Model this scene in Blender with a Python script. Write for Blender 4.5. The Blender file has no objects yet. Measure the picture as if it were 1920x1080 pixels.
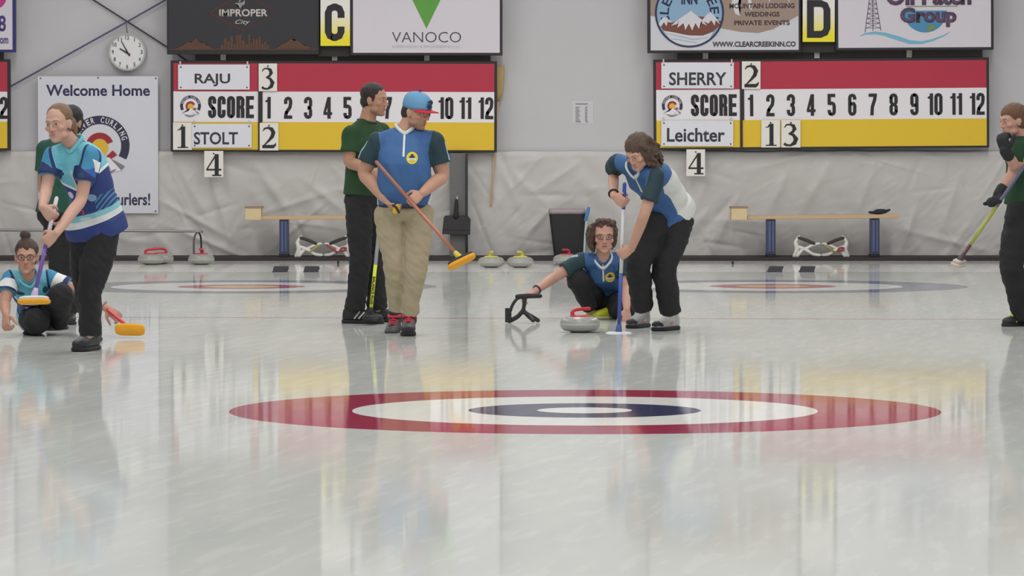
import bpy, bmesh, math, random
import numpy as np
from mathutils import Vector as V, Matrix, noise
from math import pi, sin, cos, radians
random.seed(7)
SC = bpy.context.scene
COL = SC.collection

# ---------------------------------------------------------------- camera
F = 8280.0            # focal length in pixels of the 1920 px wide frame
HC = 1.417            # lens height above the ice
TILT = math.atan(286.0 / F)
cd = bpy.data.cameras.new('camera')
cd.sensor_width = 36.0
cd.lens = 36.0 * F / 1920.0
cd.clip_end = 300
cam = bpy.data.objects.new('camera', cd)
COL.objects.link(cam)
cam.location = (0, 0, HC)
cam.rotation_euler = (pi / 2 - TILT, 0, 0)
SC.camera = cam

# ---------------------------------------------------------------- light
w = bpy.data.worlds.new('world')
SC.world = w
w.use_nodes = True
w.node_tree.nodes['Background'].inputs[0].default_value = (0.96, 0.98, 1.0, 1)
w.node_tree.nodes['Background'].inputs[1].default_value = 0.36
def lamp(name, loc, sx, sy, power, rot=(0, 0, 0), col=(1, 0.98, 0.94)):
    l = bpy.data.lights.new(name, 'AREA')
    l.shape = 'RECTANGLE'; l.size = sx; l.size_y = sy; l.energy = power; l.color = col
    o = bpy.data.objects.new(name, l)
    COL.objects.link(o)
    o.location = loc; o.rotation_euler = rot
    return o
for yy in (12, 20, 28, 36, 44):
    for xx in (-5.0, 0.0, 5.0):
        lamp('ceiling_lamp', (xx, yy, 6.2), 0.6, 5.0, 155)
SC.view_settings.view_transform = 'Standard'
SC.view_settings.look = 'None'
SC.view_settings.gamma = 1
SC.view_settings.exposure = 0.0
SC.view_settings.use_curve_mapping = False

# ---------------------------------------------------------------- projection of measured points
CT, ST = cos(TILT), sin(TILT)
def ray(px, py):
    a = (px - 960) / F; b = -(py - 540) / F
    return V((a, CT + b * ST, -ST + b * CT))
def at(px, py, Y):
    d = ray(px, py); k = Y / d.y
    return V((k * d.x, Y, HC + k * d.z))
def ice(px, py, z=0.0):
    d = ray(px, py); k = (z - HC) / d.z
    return V((k * d.x, k * d.y, z))

# ---------------------------------------------------------------- materials
def lin(c):
    r = []
    for x in c:
        x = x / 255.0
        r.append(x / 12.92 if x <= 0.04045 else ((x + 0.055) / 1.055) ** 2.4)
    return (r[0], r[1], r[2], 1.0)
class E:
    """a tiny wrapper that turns arithmetic into shader math nodes"""
    def __init__(s, nt, k): s.nt = nt; s.k = k
    def _m(s, op, b=None):
        n = s.nt.nodes.new('ShaderNodeMath'); n.operation = op
        s.nt.links.new(s.k, n.inputs[0])
        if b is not None:
            if isinstance(b, E): s.nt.links.new(b.k, n.inputs[1])
            else: n.inputs[1].default_value = b
        return E(s.nt, n.outputs[0])
    def __add__(s, b): return s._m('ADD', b)
    def __sub__(s, b): return s._m('SUBTRACT', b)
    def __mul__(s, b): return s._m('MULTIPLY', b)
    def __truediv__(s, b): return s._m('DIVIDE', b)
    def __lt__(s, b): return s._m('LESS_THAN', b)
    def __gt__(s, b): return s._m('GREATER_THAN', b)
    def abs(s): return s._m('ABSOLUTE')
    def sqrt(s): return s._m('SQRT')
    def sin(s): return s._m('SINE')
    def mod(s, b): return s._m('WRAP' if False else 'MODULO', b)
    def max(s, b): return s._m('MAXIMUM', b)
    def min(s, b): return s._m('MINIMUM', b)
    def inv(s): return (s * -1.0) + 1.0
def ell(x, y, a, b, rx, ry):
    p = (x - a) / rx; q = (y - b) / ry
    return (p * p + q * q) < 1.0
def box2(x, y, x0, x1, y0, y1):
    return (x > x0) * (x < x1) * (y > y0) * (y < y1)
def newmat(name):
    m = bpy.data.materials.new(name); m.use_nodes = True
    nt = m.node_tree
    return m, nt, nt.nodes['Principled BSDF']
def noise_tex(nt, scale, detail=3, coord='Object', vec=None, scl=None, rot=0.0):
    n = nt.nodes.new('ShaderNodeTexNoise')
    n.inputs['Scale'].default_value = scale; n.inputs['Detail'].default_value = detail
    if vec is None:
        c = nt.nodes.new('ShaderNodeTexCoord'); vec = c.outputs[coord]
    if scl:
        mp = nt.nodes.new('ShaderNodeMapping'); mp.inputs['Scale'].default_value = scl
        if rot:      # turn first, then stretch
            m0 = nt.nodes.new('ShaderNodeMapping'); m0.inputs['Rotation'].default_value = (0, 0, rot)
            nt.links.new(vec, m0.inputs['Vector']); vec = m0.outputs['Vector']
        nt.links.new(vec, mp.inputs['Vector']); vec = mp.outputs['Vector']
    nt.links.new(vec, n.inputs['Vector'])
    return n
def mixc(nt, fac, a, b):
    n = nt.nodes.new('ShaderNodeMix'); n.data_type = 'RGBA'
    ins = [i for i in n.inputs if i.type == 'RGBA']
    for sock, v in ((n.inputs[0], fac), (ins[0], a), (ins[1], b)):
        if isinstance(v, E): v = v.k
        if isinstance(v, (int, float)): sock.default_value = v
        elif isinstance(v, tuple): sock.default_value = v
        else: nt.links.new(v, sock)
    return [o for o in n.outputs if o.type == 'RGBA'][0]
MATS = {}
def mat(name, rgb, rough=0.6, metal=0.0, var=0.08, scale=25, bump=0.0, bscale=60, spec=0.5, scl=None):
    """plain coloured material with a little procedural variation"""
    if name in MATS: return MATS[name]
    m, nt, p = newmat(name)
    c = lin(rgb)
    p.inputs['Roughness'].default_value = rough
    p.inputs['Metallic'].default_value = metal
    p.inputs['Specular IOR Level'].default_value = spec
    if var:
        n = noise_tex(nt, scale, 3, scl=scl)
        d = tuple(x * (1 - var) for x in c[:3]) + (1,)
        u = tuple(min(1, x * (1 + var)) for x in c[:3]) + (1,)
        nt.links.new(mixc(nt, n.outputs['Fac'], d, u), p.inputs['Base Color'])
    else:
        p.inputs['Base Color'].default_value = c
    if bump:
        n = noise_tex(nt, bscale, 4, scl=scl)
        b = nt.nodes.new('ShaderNodeBump'); b.inputs['Strength'].default_value = bump
        b.inputs['Distance'].default_value = 0.01
        nt.links.new(n.outputs['Fac'], b.inputs['Height'])
        nt.links.new(b.outputs['Normal'], p.inputs['Normal'])
    MATS[name] = m
    return m
def attr_xyz(nt, name):
    a = nt.nodes.new('ShaderNodeAttribute'); a.attribute_name = name
    s = nt.nodes.new('ShaderNodeSeparateXYZ'); nt.links.new(a.outputs['Vector'], s.inputs[0])
    return E(nt, s.outputs[0]), E(nt, s.outputs[1]), E(nt, s.outputs[2])
def attr_f(nt, name):
    a = nt.nodes.new('ShaderNodeAttribute'); a.attribute_name = name
    return E(nt, a.outputs['Fac'])

# ---------------------------------------------------------------- objects
def link(name, mesh, material=None, parent=None, smooth=True):
    o = bpy.data.objects.new(name, mesh)
    COL.objects.link(o)
    if material:
        mesh.materials.clear()
        for m in (material if isinstance(material, (list, tuple)) else [material]): mesh.materials.append(m)
    if smooth:
        for p in mesh.polygons: p.use_smooth = True
    if parent is not None:
        r = parent
        while r.parent: r = r.parent
        mesh.transform(Matrix.Translation(-r.location))
        o.parent = parent
    return o
def tag(o, label=None, cat=None, group=None, kind=None):
    if label: o['label'] = label
    if cat: o['category'] = cat
    if group: o['group'] = group
    if kind: o['kind'] = kind
    return o
def thing(name, label, cat, loc, group=None):
    o = bpy.data.objects.new(name, None)
    o.empty_display_size = 0.1
    COL.objects.link(o); o.location = loc
    return tag(o, label, cat, group)
def me(bm, name='mesh'):
    bmesh.ops.recalc_face_normals(bm, faces=bm.faces[:])
    m = bpy.data.meshes.new(name); bm.to_mesh(m); bm.free()
    return m
def part(name, bm, material, parent, smooth=False, label=None):
    o = link(name, me(bm, name) if isinstance(bm, bmesh.types.BMesh) else bm, material, parent, smooth)
    if label: o['label'] = label
    return o
def BM(): return bmesh.new()
def copy_tree(o, parent=None):
    c = o.copy(); COL.objects.link(c); c.parent = parent
    for ch in list(o.children): copy_tree(ch, c)
    return c

# ---------------------------------------------------------------- mesh builders (world coordinates)
def hexa(bm, a, b):
    """box between two corners"""
    x0, y0, z0 = a; x1, y1, z1 = b
    vs = [bm.verts.new(p) for p in ((x0,y0,z0),(x1,y0,z0),(x1,y1,z0),(x0,y1,z0),(x0,y0,z1),(x1,y0,z1),(x1,y1,z1),(x0,y1,z1))]
    for f in ((0,1,2,3),(4,5,6,7),(0,1,5,4),(1,2,6,5),(2,3,7,6),(3,0,4,7)): bm.faces.new([vs[i] for i in f])
def pbox(bm, x0, y0, x1, y1, Y, depth):
    """box whose front face covers a measured rectangle on the plane at distance Y"""
    a = at(x0, y1, Y); b = at(x1, y0, Y)
    hexa(bm, (a.x, Y, a.z), (b.x, Y + depth, b.z))
def bevel(bm, w=0.005, seg=2):
    bmesh.ops.bevel(bm, geom=bm.edges[:], offset=w, segments=seg, affect='EDGES', profile=0.6)
def prism(bm, pts, Y, depth):
    """polygon (measured points on the plane at Y) with thickness"""
    ps = [at(x, y, Y) for x, y in pts]
    f = [bm.verts.new(p) for p in ps]; g = [bm.verts.new((p.x, p.y + depth, p.z)) for p in ps]
    n = len(ps)
    bm.faces.new(f); bm.faces.new(g[::-1])
    for i in range(n): bm.faces.new((f[i], f[(i+1)%n], g[(i+1)%n], g[i]))
def frames(pts):
    n = len(pts); T = []
    for i in range(n):
        t = (pts[min(i+1, n-1)] - pts[max(i-1, 0)])
        T.append(t.normalized() if t.length > 1e-9 else V((0,0,1)))
    a = V((1,0,0)) if abs(T[0].x) < 0.8 else V((0,1,0))
    a = (a - T[0]*a.dot(T[0])).normalized()
    out = []
    for t in T:
        a = (a - t*a.dot(t))
        a = a.normalized() if a.length > 1e-6 else t.orthogonal().normalized()
        out.append((t, a, t.cross(a)))
    return out
def smoothpath(pts, rad, k=4):
    if k <= 1 or len(pts) < 3: return [V(p) for p in pts], list(rad)
    P = [V(p) for p in pts]; oP = []; oR = []
    n = len(P)
    for i in range(n-1):
        p0 = P[max(i-1,0)]; p1 = P[i]; p2 = P[i+1]; p3 = P[min(i+2,n-1)]
        for j in range(k):
            t = j / k
            q = 0.5*((2*p1) + (p2-p0)*t + (2*p0-5*p1+4*p2-p3)*t*t + (3*p1-p0-3*p2+p3)*t**3)
            oP.append(q); oR.append(rad[i]*(1-t) + rad[i+1]*t)
    oP.append(P[-1]); oR.append(rad[-1])
    return oP, oR
def loft(bm, secs, n=20):
    """closed skin through elliptic sections (centre, axis a, axis b[, power])"""
    rings = []
    for s in secs:
        c, a, b = s[0], s[1], s[2]; p = s[3] if len(s) > 3 else 2.0
        r = []
        for i in range(n):
            u = 2*pi*i/n; cu, su = cos(u), sin(u)
            cu = math.copysign(abs(cu)**(2/p), cu); su = math.copysign(abs(su)**(2/p), su)
            r.append(bm.verts.new(c + a*cu + b*su))
        rings.append(r)
    for A, B in zip(rings, rings[1:]):
        for i in range(n): bm.faces.new((A[i], A[(i+1)%n], B[(i+1)%n], B[i]))
    bm.faces.new(rings[0][::-1]); bm.faces.new(rings[-1])
def tube(bm, pts, rad, n=12, k=4, round_ends=True):
    pts = [V(p) for p in pts]
    if isinstance(rad, (int, float)): rad = [rad]*len(pts)
    P, R = smoothpath(pts, rad, k)
    fr = frames(P); secs = []
    if round_ends:
        for q, s in ((0.95, 0.3), (0.7, 0.7)): secs.append((P[0]-fr[0][0]*R[0]*q, fr[0][1]*R[0]*s, fr[0][2]*R[0]*s))
    for p, r, f in zip(P, R, fr): secs.append((p, f[1]*r, f[2]*r))
    if round_ends:
        for q, s in ((0.7, 0.7), (0.95, 0.3)): secs.append((P[-1]+fr[-1][0]*R[-1]*q, fr[-1][1]*R[-1]*s, fr[-1][2]*R[-1]*s))
    loft(bm, secs, n)
def blob(bm, c, a, b, d, n=16, m=10):
    """ellipsoid with half axes a, b, d (vectors)"""
    secs = []
    for i in range(1, m):
        t = pi*i/m
        secs.append((c - d*cos(t), a*sin(t), b*sin(t)))
    secs = [(c - d*0.995, a*0.06, b*0.06)] + secs + [(c + d*0.995, a*0.06, b*0.06)]
    loft(bm, secs, n)
def lathe(bm, prof, c=V((0,0,0)), n=40, axis=None):
    secs = []
    u = axis or (V((1,0,0)), V((0,1,0)), V((0,0,1)))
    for r, z in prof: secs.append((c + u[2]*z, u[0]*max(r,1e-4), u[1]*max(r,1e-4)))
    loft(bm, secs, n)
def baked(bm, voxel, it=4, fac=0.5):
    """melt overlapping closed shells into one continuous surface"""
    m = me(bm, 'tmp')
    o = bpy.data.objects.new('tmp', m); COL.objects.link(o)
    r = o.modifiers.new('r', 'REMESH'); r.mode = 'VOXEL'; r.voxel_size = voxel
    if it:
        s = o.modifiers.new('s', 'SMOOTH'); s.iterations = it; s.factor = fac
    dg = bpy.context.evaluated_depsgraph_get()
    out = bpy.data.meshes.new_from_object(o.evaluated_get(dg))
    bpy.data.objects.remove(o); bpy.data.meshes.remove(m)
    return out
def coords(mesh):
    a = np.empty(len(mesh.vertices)*3, dtype=np.float32); mesh.vertices.foreach_get('co', a)
    return a.reshape(-1, 3).astype(np.float64)
def puff(mesh, f):
    """move every vertex along its normal by f(position)"""
    mesh.update()
    n = np.empty(len(mesh.vertices)*3, dtype=np.float32); mesh.vertices.foreach_get('normal', n)
    c = coords(mesh); k = np.array([f(V(p)) for p in c])
    c = c + n.reshape(-1, 3)*k[:, None]
    mesh.vertices.foreach_set('co', c.astype(np.float32).ravel()); mesh.update()
def attr_axes(mesh, name, origin, axes, scale=1.0):
    """coordinates of every vertex in a body-bound frame"""
    c = coords(mesh) - np.array(origin)
    out = np.stack([c @ np.array(a)/scale for a in axes], 1).astype(np.float32)
    mesh.attributes.new(name, 'FLOAT_VECTOR', 'POINT').data.foreach_set('vector', out.ravel())
def attr_val(mesh, name, vals):
    mesh.attributes.new(name, 'FLOAT', 'POINT').data.foreach_set('value', np.asarray(vals, dtype=np.float32))
def text_mesh(s, box, Y, bold=0.0, thick=0.002, shear=0.0):
    """lettering fitted to a measured rectangle on the plane at Y"""
    c = bpy.data.curves.new('t', 'FONT'); c.body = s; c.offset = bold; c.shear = shear
    c.resolution_u = 3
    o = bpy.data.objects.new('t', c); COL.objects.link(o)
    dg = bpy.context.evaluated_depsgraph_get()
    m = bpy.data.meshes.new_from_object(o.evaluated_get(dg))
    bpy.data.objects.remove(o); bpy.data.curves.remove(c)
    xs = [v.co.x for v in m.vertices]; ys = [v.co.y for v in m.vertices]
    x0, x1, y0, y1 = min(xs), max(xs), min(ys), max(ys)
    a = at(box[0], box[3], Y); b = at(box[2], box[1], Y)
    for v in m.vertices:
        fx = (v.co.x-x0)/max(1e-6, x1-x0); fy = (v.co.y-y0)/max(1e-6, y1-y0)
        v.co = (a.x + fx*(b.x-a.x), Y, a.z + fy*(b.z-a.z))
    bm = BM(); bm.from_mesh(m); bpy.data.meshes.remove(m)
    return solid(bm, thick)
def solid(bm, thick):
    r = bmesh.ops.extrude_face_region(bm, geom=bm.faces[:])
    for e in r['geom']:
        if isinstance(e, bmesh.types.BMVert): e.co.y -= thick
    return bm
def join(bm, other):
    m = bpy.data.meshes.new('j'); other.to_mesh(m); other.free(); bm.from_mesh(m); bpy.data.meshes.remove(m)
    return bm
LAYER = [0]
def lift():      # neighbouring strokes never share a plane
    LAYER[0] = (LAYER[0]+1) % 9
    return LAYER[0]*0.00012
def poly(bm, pts, Y, thick=0.002):
    """printed shape: polygon of measured points lying on the board at Y"""
    Y -= lift()
    ps = [at(x, y, Y) for x, y in pts]
    bb = BM(); vs = [bb.verts.new(p) for p in ps]
    f = bb.faces.new(vs)
    bmesh.ops.triangulate(bb, faces=[f])
    solid(bb, thick); join(bm, bb)
def line(bm, pts, wd, Y, thick=0.002):
    """printed stroke of constant or changing width in pixels"""
    n = len(pts); Y -= lift()
    if isinstance(wd, (int, float)): wd = [wd]*n
    L = []; R = []
    for i in range(n):
        a = pts[max(i-1,0)]; b = pts[min(i+1,n-1)]
        dx, dy = b[0]-a[0], b[1]-a[1]; l = math.hypot(dx, dy) or 1
        nx, ny = -dy/l, dx/l; h = wd[i]/2
        L.append((pts[i][0]+nx*h, pts[i][1]+ny*h)); R.append((pts[i][0]-nx*h, pts[i][1]-ny*h))
    bb = BM()
    lv = [bb.verts.new(at(x, y, Y)) for x, y in L]; rv = [bb.verts.new(at(x, y, Y)) for x, y in R]
    for i in range(n-1): bb.faces.new((lv[i], lv[i+1], rv[i+1], rv[i]))
    solid(bb, thick); join(bm, bb)
def arc(cx, cy, r, a0, a1, n=24, ry=None):
    ry = ry or r
    return [(cx + r*cos(radians(a0+(a1-a0)*i/n)), cy - ry*sin(radians(a0+(a1-a0)*i/n))) for i in range(n+1)]
def arctext(bm, s, cx, cy, r, a0, a1, h, wch, Y, bold=0.02):
    """letters set along a circle, a0 to a1 degrees (90 is the top)"""
    n = len(s)
    C = at(cx, cy, Y)
    for i, ch in enumerate(s):
        if ch == ' ': continue
        a = a0 + (a1-a0)*i/max(1, n-1)
        t = text_mesh(ch, (cx-wch/2*(0.35 if ch == 'I' else 1), cy-r-h/2, cx+wch/2*(0.35 if ch == 'I' else 1), cy-r+h/2), Y, bold)
        bmesh.ops.rotate(t, verts=t.verts[:], cent=C, matrix=Matrix.Rotation(radians(90-a), 3, 'Y'))
        join(bm, t)

def block(bm, ch, box, Y, st=6.3):
    """heavy condensed grotesque character inside a measured rectangle"""
    x0, y0, x1, y1 = box
    a = st/2; L, R, T, B = x0+a, x1-a, y0+a*.85, y1-a*.85; M = (y0+y1)/2; c = min((R-L)*.45, max(5.0, st*.9)); h = y1-y0; w_ = x1-x0
    def go(p, wd=None):
        line(bm, p, wd or st, Y)
        if not isinstance(wd, list):
            for q in p[1:-1]: poly(bm, arc(q[0], q[1], (wd or st)*.5, 0, 330, 11), Y)
    def bend(x, y, sx, sy): return [(x+sx*c, y), (x+sx*c*.3, y+sy*c*.3), (x, y+sy*c)]
    tl = [(L, T+c), (L+c*.3, T+c*.3), (L+c, T)]; tr = [(R-c, T), (R-c*.3, T+c*.3), (R, T+c)]
    br = [(R, B-c), (R-c*.3, B-c*.3), (R-c, B)]; bl = [(L+c, B), (L+c*.3, B-c*.3), (L, B-c)]
    if ch in '0O': go(tl + tr + br + bl + [(L, T+c), (L+c*.3, T+c*.3)])
    if ch == '1': go([(R, y0), (R, y1)]); go([(R, y0+3), (R-3, y0+7.5), (x0, y0+8.5)], [st*.5, st*.7, st*.6])
    if ch == '2': go([(L, T+h*.26)] + tl + tr + [(R, T+h*.24), (R-1, M-1), (L+1.5, B-h*.22), (L, B-2)]); go([(x0, B), (x1, B)])
    if ch == '3': go([(L, T+h*.22)] + tl + tr + [(R, M-h*.12), (R-1.5, M-1), (L+w_*.25, M)]); go([(L+w_*.25, M), (R-1.5, M+1), (R, M+h*.12)] + br + bl + [(L, B-h*.22)])
    if ch == '4': go([(R-w_*.12, y0), (R-w_*.12, y1)]); go([(R-w_*.2, y0+2), (L-1, B-h*.20)], st*.75); go([(x0, B-h*.17), (x1+1, B-h*.17)], st*.85)
    if ch == '5': go([(x1-1, T), (x0, T)]); go([(L, y0), (L, M)]); go([(L, M-1.5), (L+c, M-h*.08), (R-c, M-h*.08), (R-c*.3, M-h*.04), (R, M+h*.05)] + br + bl + [(L, B-h*.2)])
    if ch == '6': go([(R, T+h*.2)] + tr[::-1] + tl[::-1] + bl[::-1] + br[::-1] + [(R, M+h*.03), (R-c*.4, M-h*.05), (L+1, M-h*.03)])
    if ch == '7': go([(x0, T), (x1, T)]); go([(R, T), (R-1, T+h*.2), (L+w_*.25, M+h*.1), (L+w_*.18, y1)])
    if ch == '8': go(tl + tr + [(R, M-h*.1), (R-c*.6, M), (R, M+h*.1)] + br + bl + [(L, M+h*.1), (L+c*.6, M), (L, M-h*.1), (L, T+c), (L+c*.3, T+c*.3)]); go([(L+2, M), (R-2, M)])
    if ch == '9': go([(L, B-h*.2)] + bl[::-1] + br[::-1] + tr[::-1] + tl[::-1] + [(L, M-h*.03), (L+c*.4, M+h*.05), (R-1, M+h*.03)])
    if ch == 'S': go([(R, T+h*.27)] + tr[::-1] + tl[::-1] + [(L, M-h*.14), (L+2, M-h*.05), (R-2, M+h*.07), (R, M+h*.16)] + br + bl + [(L, B-h*.27)])
    if ch == 'C': go([(R, T+h*.3)] + tr[::-1] + tl[::-1] + bl[::-1] + br[::-1] + [(R, B-h*.3)])
    if ch == 'D': go([(L, y0), (L, y1)]); go([(x0, T), (R-c, T), (R-c*.3, T+c*.3), (R, T+c)] + br + [(x0, B)])
    if ch == 'R': go([(L, y0), (L, y1)]); go([(L, T), (R-c, T), (R-c*.3, T+c*.3), (R, T+c), (R, M-h*.1), (R-c*.4, M), (L, M)]); go([(R-2, M), (R, M+c), (R, y1)])
    if ch == 'E': go([(L, y0), (L, y1)]); go([(x0, T), (x1, T)]); go([(x0, M), (x1-1, M)]); go([(x0, B), (x1, B)])

# ================================================================ the setting
YW = 50.6          # back wall
YC = 49.9          # front of the raised walkway behind the ice
def ice_material():
    m, nt, p = newmat('ice')
    g = nt.nodes.new('ShaderNodeNewGeometry')
    s = nt.nodes.new('ShaderNodeSeparateXYZ'); nt.links.new(g.outputs['Position'], s.inputs[0])
    X = E(nt, s.outputs[0]); Y = E(nt, s.outputs[1])
    n1 = noise_tex(nt, 1.0, 8, vec=g.outputs['Position'], scl=(2.2, 0.35, 1), rot=radians(9))
    n2 = noise_tex(nt, 1.0, 7, vec=g.outputs['Position'], scl=(14, 1.6, 1), rot=radians(9))
    base = mixc(nt, n1.outputs['Fac'], lin((184, 187, 183)), lin((208, 209, 205)))
    sc = E(nt, n2.outputs['Fac'])
    fr = ((sc - 0.55) * 2.0).max(0.0).min(0.09)
    base = mixc(nt, fr, base, lin((236, 238, 234)))
    wob = (E(nt, n2.outputs['Fac']) - 0.5) * 0.012
    def house(base, cx, cy, cols):
        dx = X - cx; dy = Y - cy
        r = (dx*dx + dy*dy).sqrt() + wob
        for R, c in cols: base = mixc(nt, r < R, base, c if isinstance(c, tuple) and len(c) == 4 else lin(c))
        return base
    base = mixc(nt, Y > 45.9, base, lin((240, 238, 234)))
    white = (226, 226, 222)
    base = house(base, 0.375, 22.75, ((1.83, (156, 52, 78)), (1.20, white), (0.60, (58, 62, 92)), (0.245, (232, 232, 232))))
    for cx, cy in ((-2.54, 41.4), (2.45, 41.5)):
        base = house(base, cx, cy, ((1.83, (120, 124, 142)), (1.22, white), (0.60, (176, 70, 84)), (0.34, (222, 178, 130))))
    hog = (Y - (34.22 - 0.0 )) + X * 0.055
    base = mixc(nt, (hog.abs() < 0.055) * 0.75, base, lin((170, 60, 70)))
    for x0 in (-326/F, 414/F):     # short black centre line marks behind the hacks
        base = mixc(nt, ((X - (Y * x0)).abs() < 0.012) * (Y > 47.6) * (Y < 49.85), base, lin((40, 38, 38)))
    dif = nt.nodes.new('ShaderNodeBsdfDiffuse'); nt.links.new(base, dif.inputs['Color'])
    gl = nt.nodes.new('ShaderNodeBsdfGlossy'); gl.inputs['Color'].default_value = (0.99, 1, 0.99, 1)
    n3 = noise_tex(nt, 1.0, 5, vec=g.outputs['Position'], scl=(2.2, 0.5, 1))
    rg = (E(nt, n3.outputs['Fac']) * 0.08) + 0.012
    nt.links.new(rg.k, gl.inputs['Roughness'])
    n4 = noise_tex(nt, 60.0, 2, vec=g.outputs['Position'])
    b = nt.nodes.new('ShaderNodeBump'); b.inputs['Strength'].default_value = 0.03; b.inputs['Distance'].default_value = 0.002
    nt.links.new(n4.outputs['Fac'], b.inputs['Height']); nt.links.new(b.outputs['Normal'], gl.inputs['Normal'])
    lw = nt.nodes.new('ShaderNodeFresnel'); lw.inputs['IOR'].default_value = 1.31
    fac = ((E(nt, lw.outputs['Fac']) - 0.36) * 1.5).max(0.02)
    fac = fac * ((E(nt, n2.outputs['Fac']) * -0.22) + 1.11)
    mx = nt.nodes.new('ShaderNodeMixShader')
    nt.links.new(fac.k, mx.inputs[0]); nt.links.new(dif.outputs[0], mx.inputs[1]); nt.links.new(gl.outputs[0], mx.inputs[2])
    nt.links.new(mx.outputs[0], nt.nodes['Material Output'].inputs['Surface'])
    return m
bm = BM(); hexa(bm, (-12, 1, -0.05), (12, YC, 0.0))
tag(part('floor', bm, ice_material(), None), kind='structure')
bm = BM(); hexa(bm, (-12, YC, -0.05), (12, YW, 0.04))
tag(part('trim_1', bm, mat('black_kerb', (52, 45, 45), 0.8), None), kind='structure')
bm = BM(); hexa(bm, (-12, YW, -0.05), (12, YW + 0.2, 7.0))
wallm = mat('grey_wall_wrap', (196, 194, 197), 0.7, var=0.03, scale=2.0, bump=0.15, bscale=3)
tag(part('wall_back', bm, wallm, None), kind='structure')

# crinkled plastic sheeting over the lower wall
def sheeting():
    YS = YW - 0.05
    a = at(-420, 283, YS); b = at(2340, 479, YS)
    nx, nz = 840, 64
    bm = BM(); rows = []
    ridges = []
    random.seed(11)
    for i in range(200):
        cx = random.uniform(a.x, b.x); cz = random.uniform(0.05, a.z)
        ang = random.choice((radians(random.uniform(40, 75)), radians(random.uniform(105, 140)), radians(random.uniform(-18, 18))))
        ridges.append((cx, cz, cos(ang), sin(ang), random.uniform(0.12, 0.5), random.uniform(0.012, 0.05), random.uniform(-0.020, 0.022)))
    # the strong folds under the banner and above the benches
    for (x0, y0, x1, y1, wd, am) in ((300, 375, 420, 440, .035, .03), (315, 360, 372, 440, .04, -.03), (385, 300, 440, 470, .06, .03), (330, 300, 400, 430, .06, .025),
                                     (470, 300, 540, 400, .05, .02), (560, 330, 650, 400, .05, .02), (610, 300, 660, 350, .04, .015), (960, 320, 1030, 390, .05, .022), (1085, 305, 1020, 350, .04, .02),
                                     (1030, 395, 985, 440, .05, .02), (1340, 300, 1300, 400, .06, .02), (1480, 310, 1440, 400, .06, .024), (1560, 300, 1500, 400, .06, .02),
                                     (1640, 310, 1610, 390, .05, .02), (1720, 380, 1690, 470, .05, .025), (1800, 330, 1760, 440, .06, .02), (1690, 430, 1850, 470, .04, .02), (330, 430, 450, 478, .03, .03), (800, 300, 830, 380, .05, .02)):
        p = at(x0, y0, YS); q = at(x1, y1, YS); d = q - p; L = d.length
        ridges.append(((p.x+q.x)/2, (p.z+q.z)/2, d.x/L, d.z/L, L*0.6, wd, am))
    for j in range(nz+1):
        z = 0.045 + (a.z - 0.045) * j / nz
        row = []
        for i in range(nx+1):
            x = a.x + (b.x-a.x)*i/nx
            d = 0.02 + 0.022*noise.noise(V((x*1.3, z*1.1, 3))) + 0.011*noise.noise(V((x*5+z*3, z*3, 9))) + 0.007*abs(noise.noise(V((x*9-z*8, z*7, 21))))
            row.append([x, d, z])
        rows.append(row)
    for (cx, cz, ux, uz, L, wd, am) in ridges:
        for row in rows:
            z = row[0][2]
            if abs(z-cz) > L*1.6 + 0.15: continue
            i0 = max(0, int((cx-L*1.6-.2-a.x)/(b.x-a.x)*nx)); i1 = min(nx, int((cx+L*1.6+.2-a.x)/(b.x-a.x)*nx))
            for i in range(i0, i1+1):
                q = row[i]; dx = q[0]-cx; dz = z-cz
                s = dx*ux+dz*uz; t = -dx*uz+dz*ux
                q[1] += am*math.exp(-(s/L)**2*1.5 - abs(t/wd)**1.5)
    vs = []
    for j, row in enumerate(rows):
        f = min(1.0, (nz-j)/3.0) if j > nz-4 else 1
        droop = 1 if j == nz else 0
        r = []
        for x, d, z in row:
            sag = 0.03*max(0, noise.noise(V((x*0.9, 5, 5))))*(j/nz)**8 + 0.012*noise.noise(V((x*3, 1, 1)))*(j/nz)**8
            r.append(bm.verts.new((x, YS - max(0.002, d*(0.4+0.6*f)), z - sag)))
        vs.append(r)
    for j in range(nz):
        for i in range(nx): bm.faces.new((vs[j][i], vs[j][i+1], vs[j+1][i+1], vs[j+1][i]))
    # hem turned back to the wall, so the sheet has a top edge
    top = [bm.verts.new((v.co.x, YW-0.004, v.co.z)) for v in vs[-1]]
    for i in range(nx): bm.faces.new((vs[-1][i], vs[-1][i+1], top[i+1], top[i]))
    m = mat('crinkled_plastic', (196, 193, 190), 0.38, var=0.04, scale=3, bump=0.12, bscale=9, spec=0.6)
    o = part('plastic_sheeting', bm, m, None, smooth=True)
    tag(o, 'crinkled grey plastic sheeting hung along the lower back wall', 'sheeting')
sheeting()

# steel post with a dark pipe beside it
bm = BM(); pbox(bm, 844, 287, 874, 482, YW-0.32, 0.22)
bevel(bm, 0.01)
o = part('trim_2', bm, mat('grey_post', (104, 104, 103), 0.6, var=0.06), None); tag(o, kind='structure')
bm = BM(); p = at(875, 288, YW-0.36); q = at(875, 481, YW-0.36)
tube(bm, [(p.x, p.y, p.z), (q.x, q.y, q.z)], 0.014, 12, 1)
o = part('trim_3', bm, mat('dark_pipe', (48, 48, 48), 0.5), None, True); tag(o, kind='structure')

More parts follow.
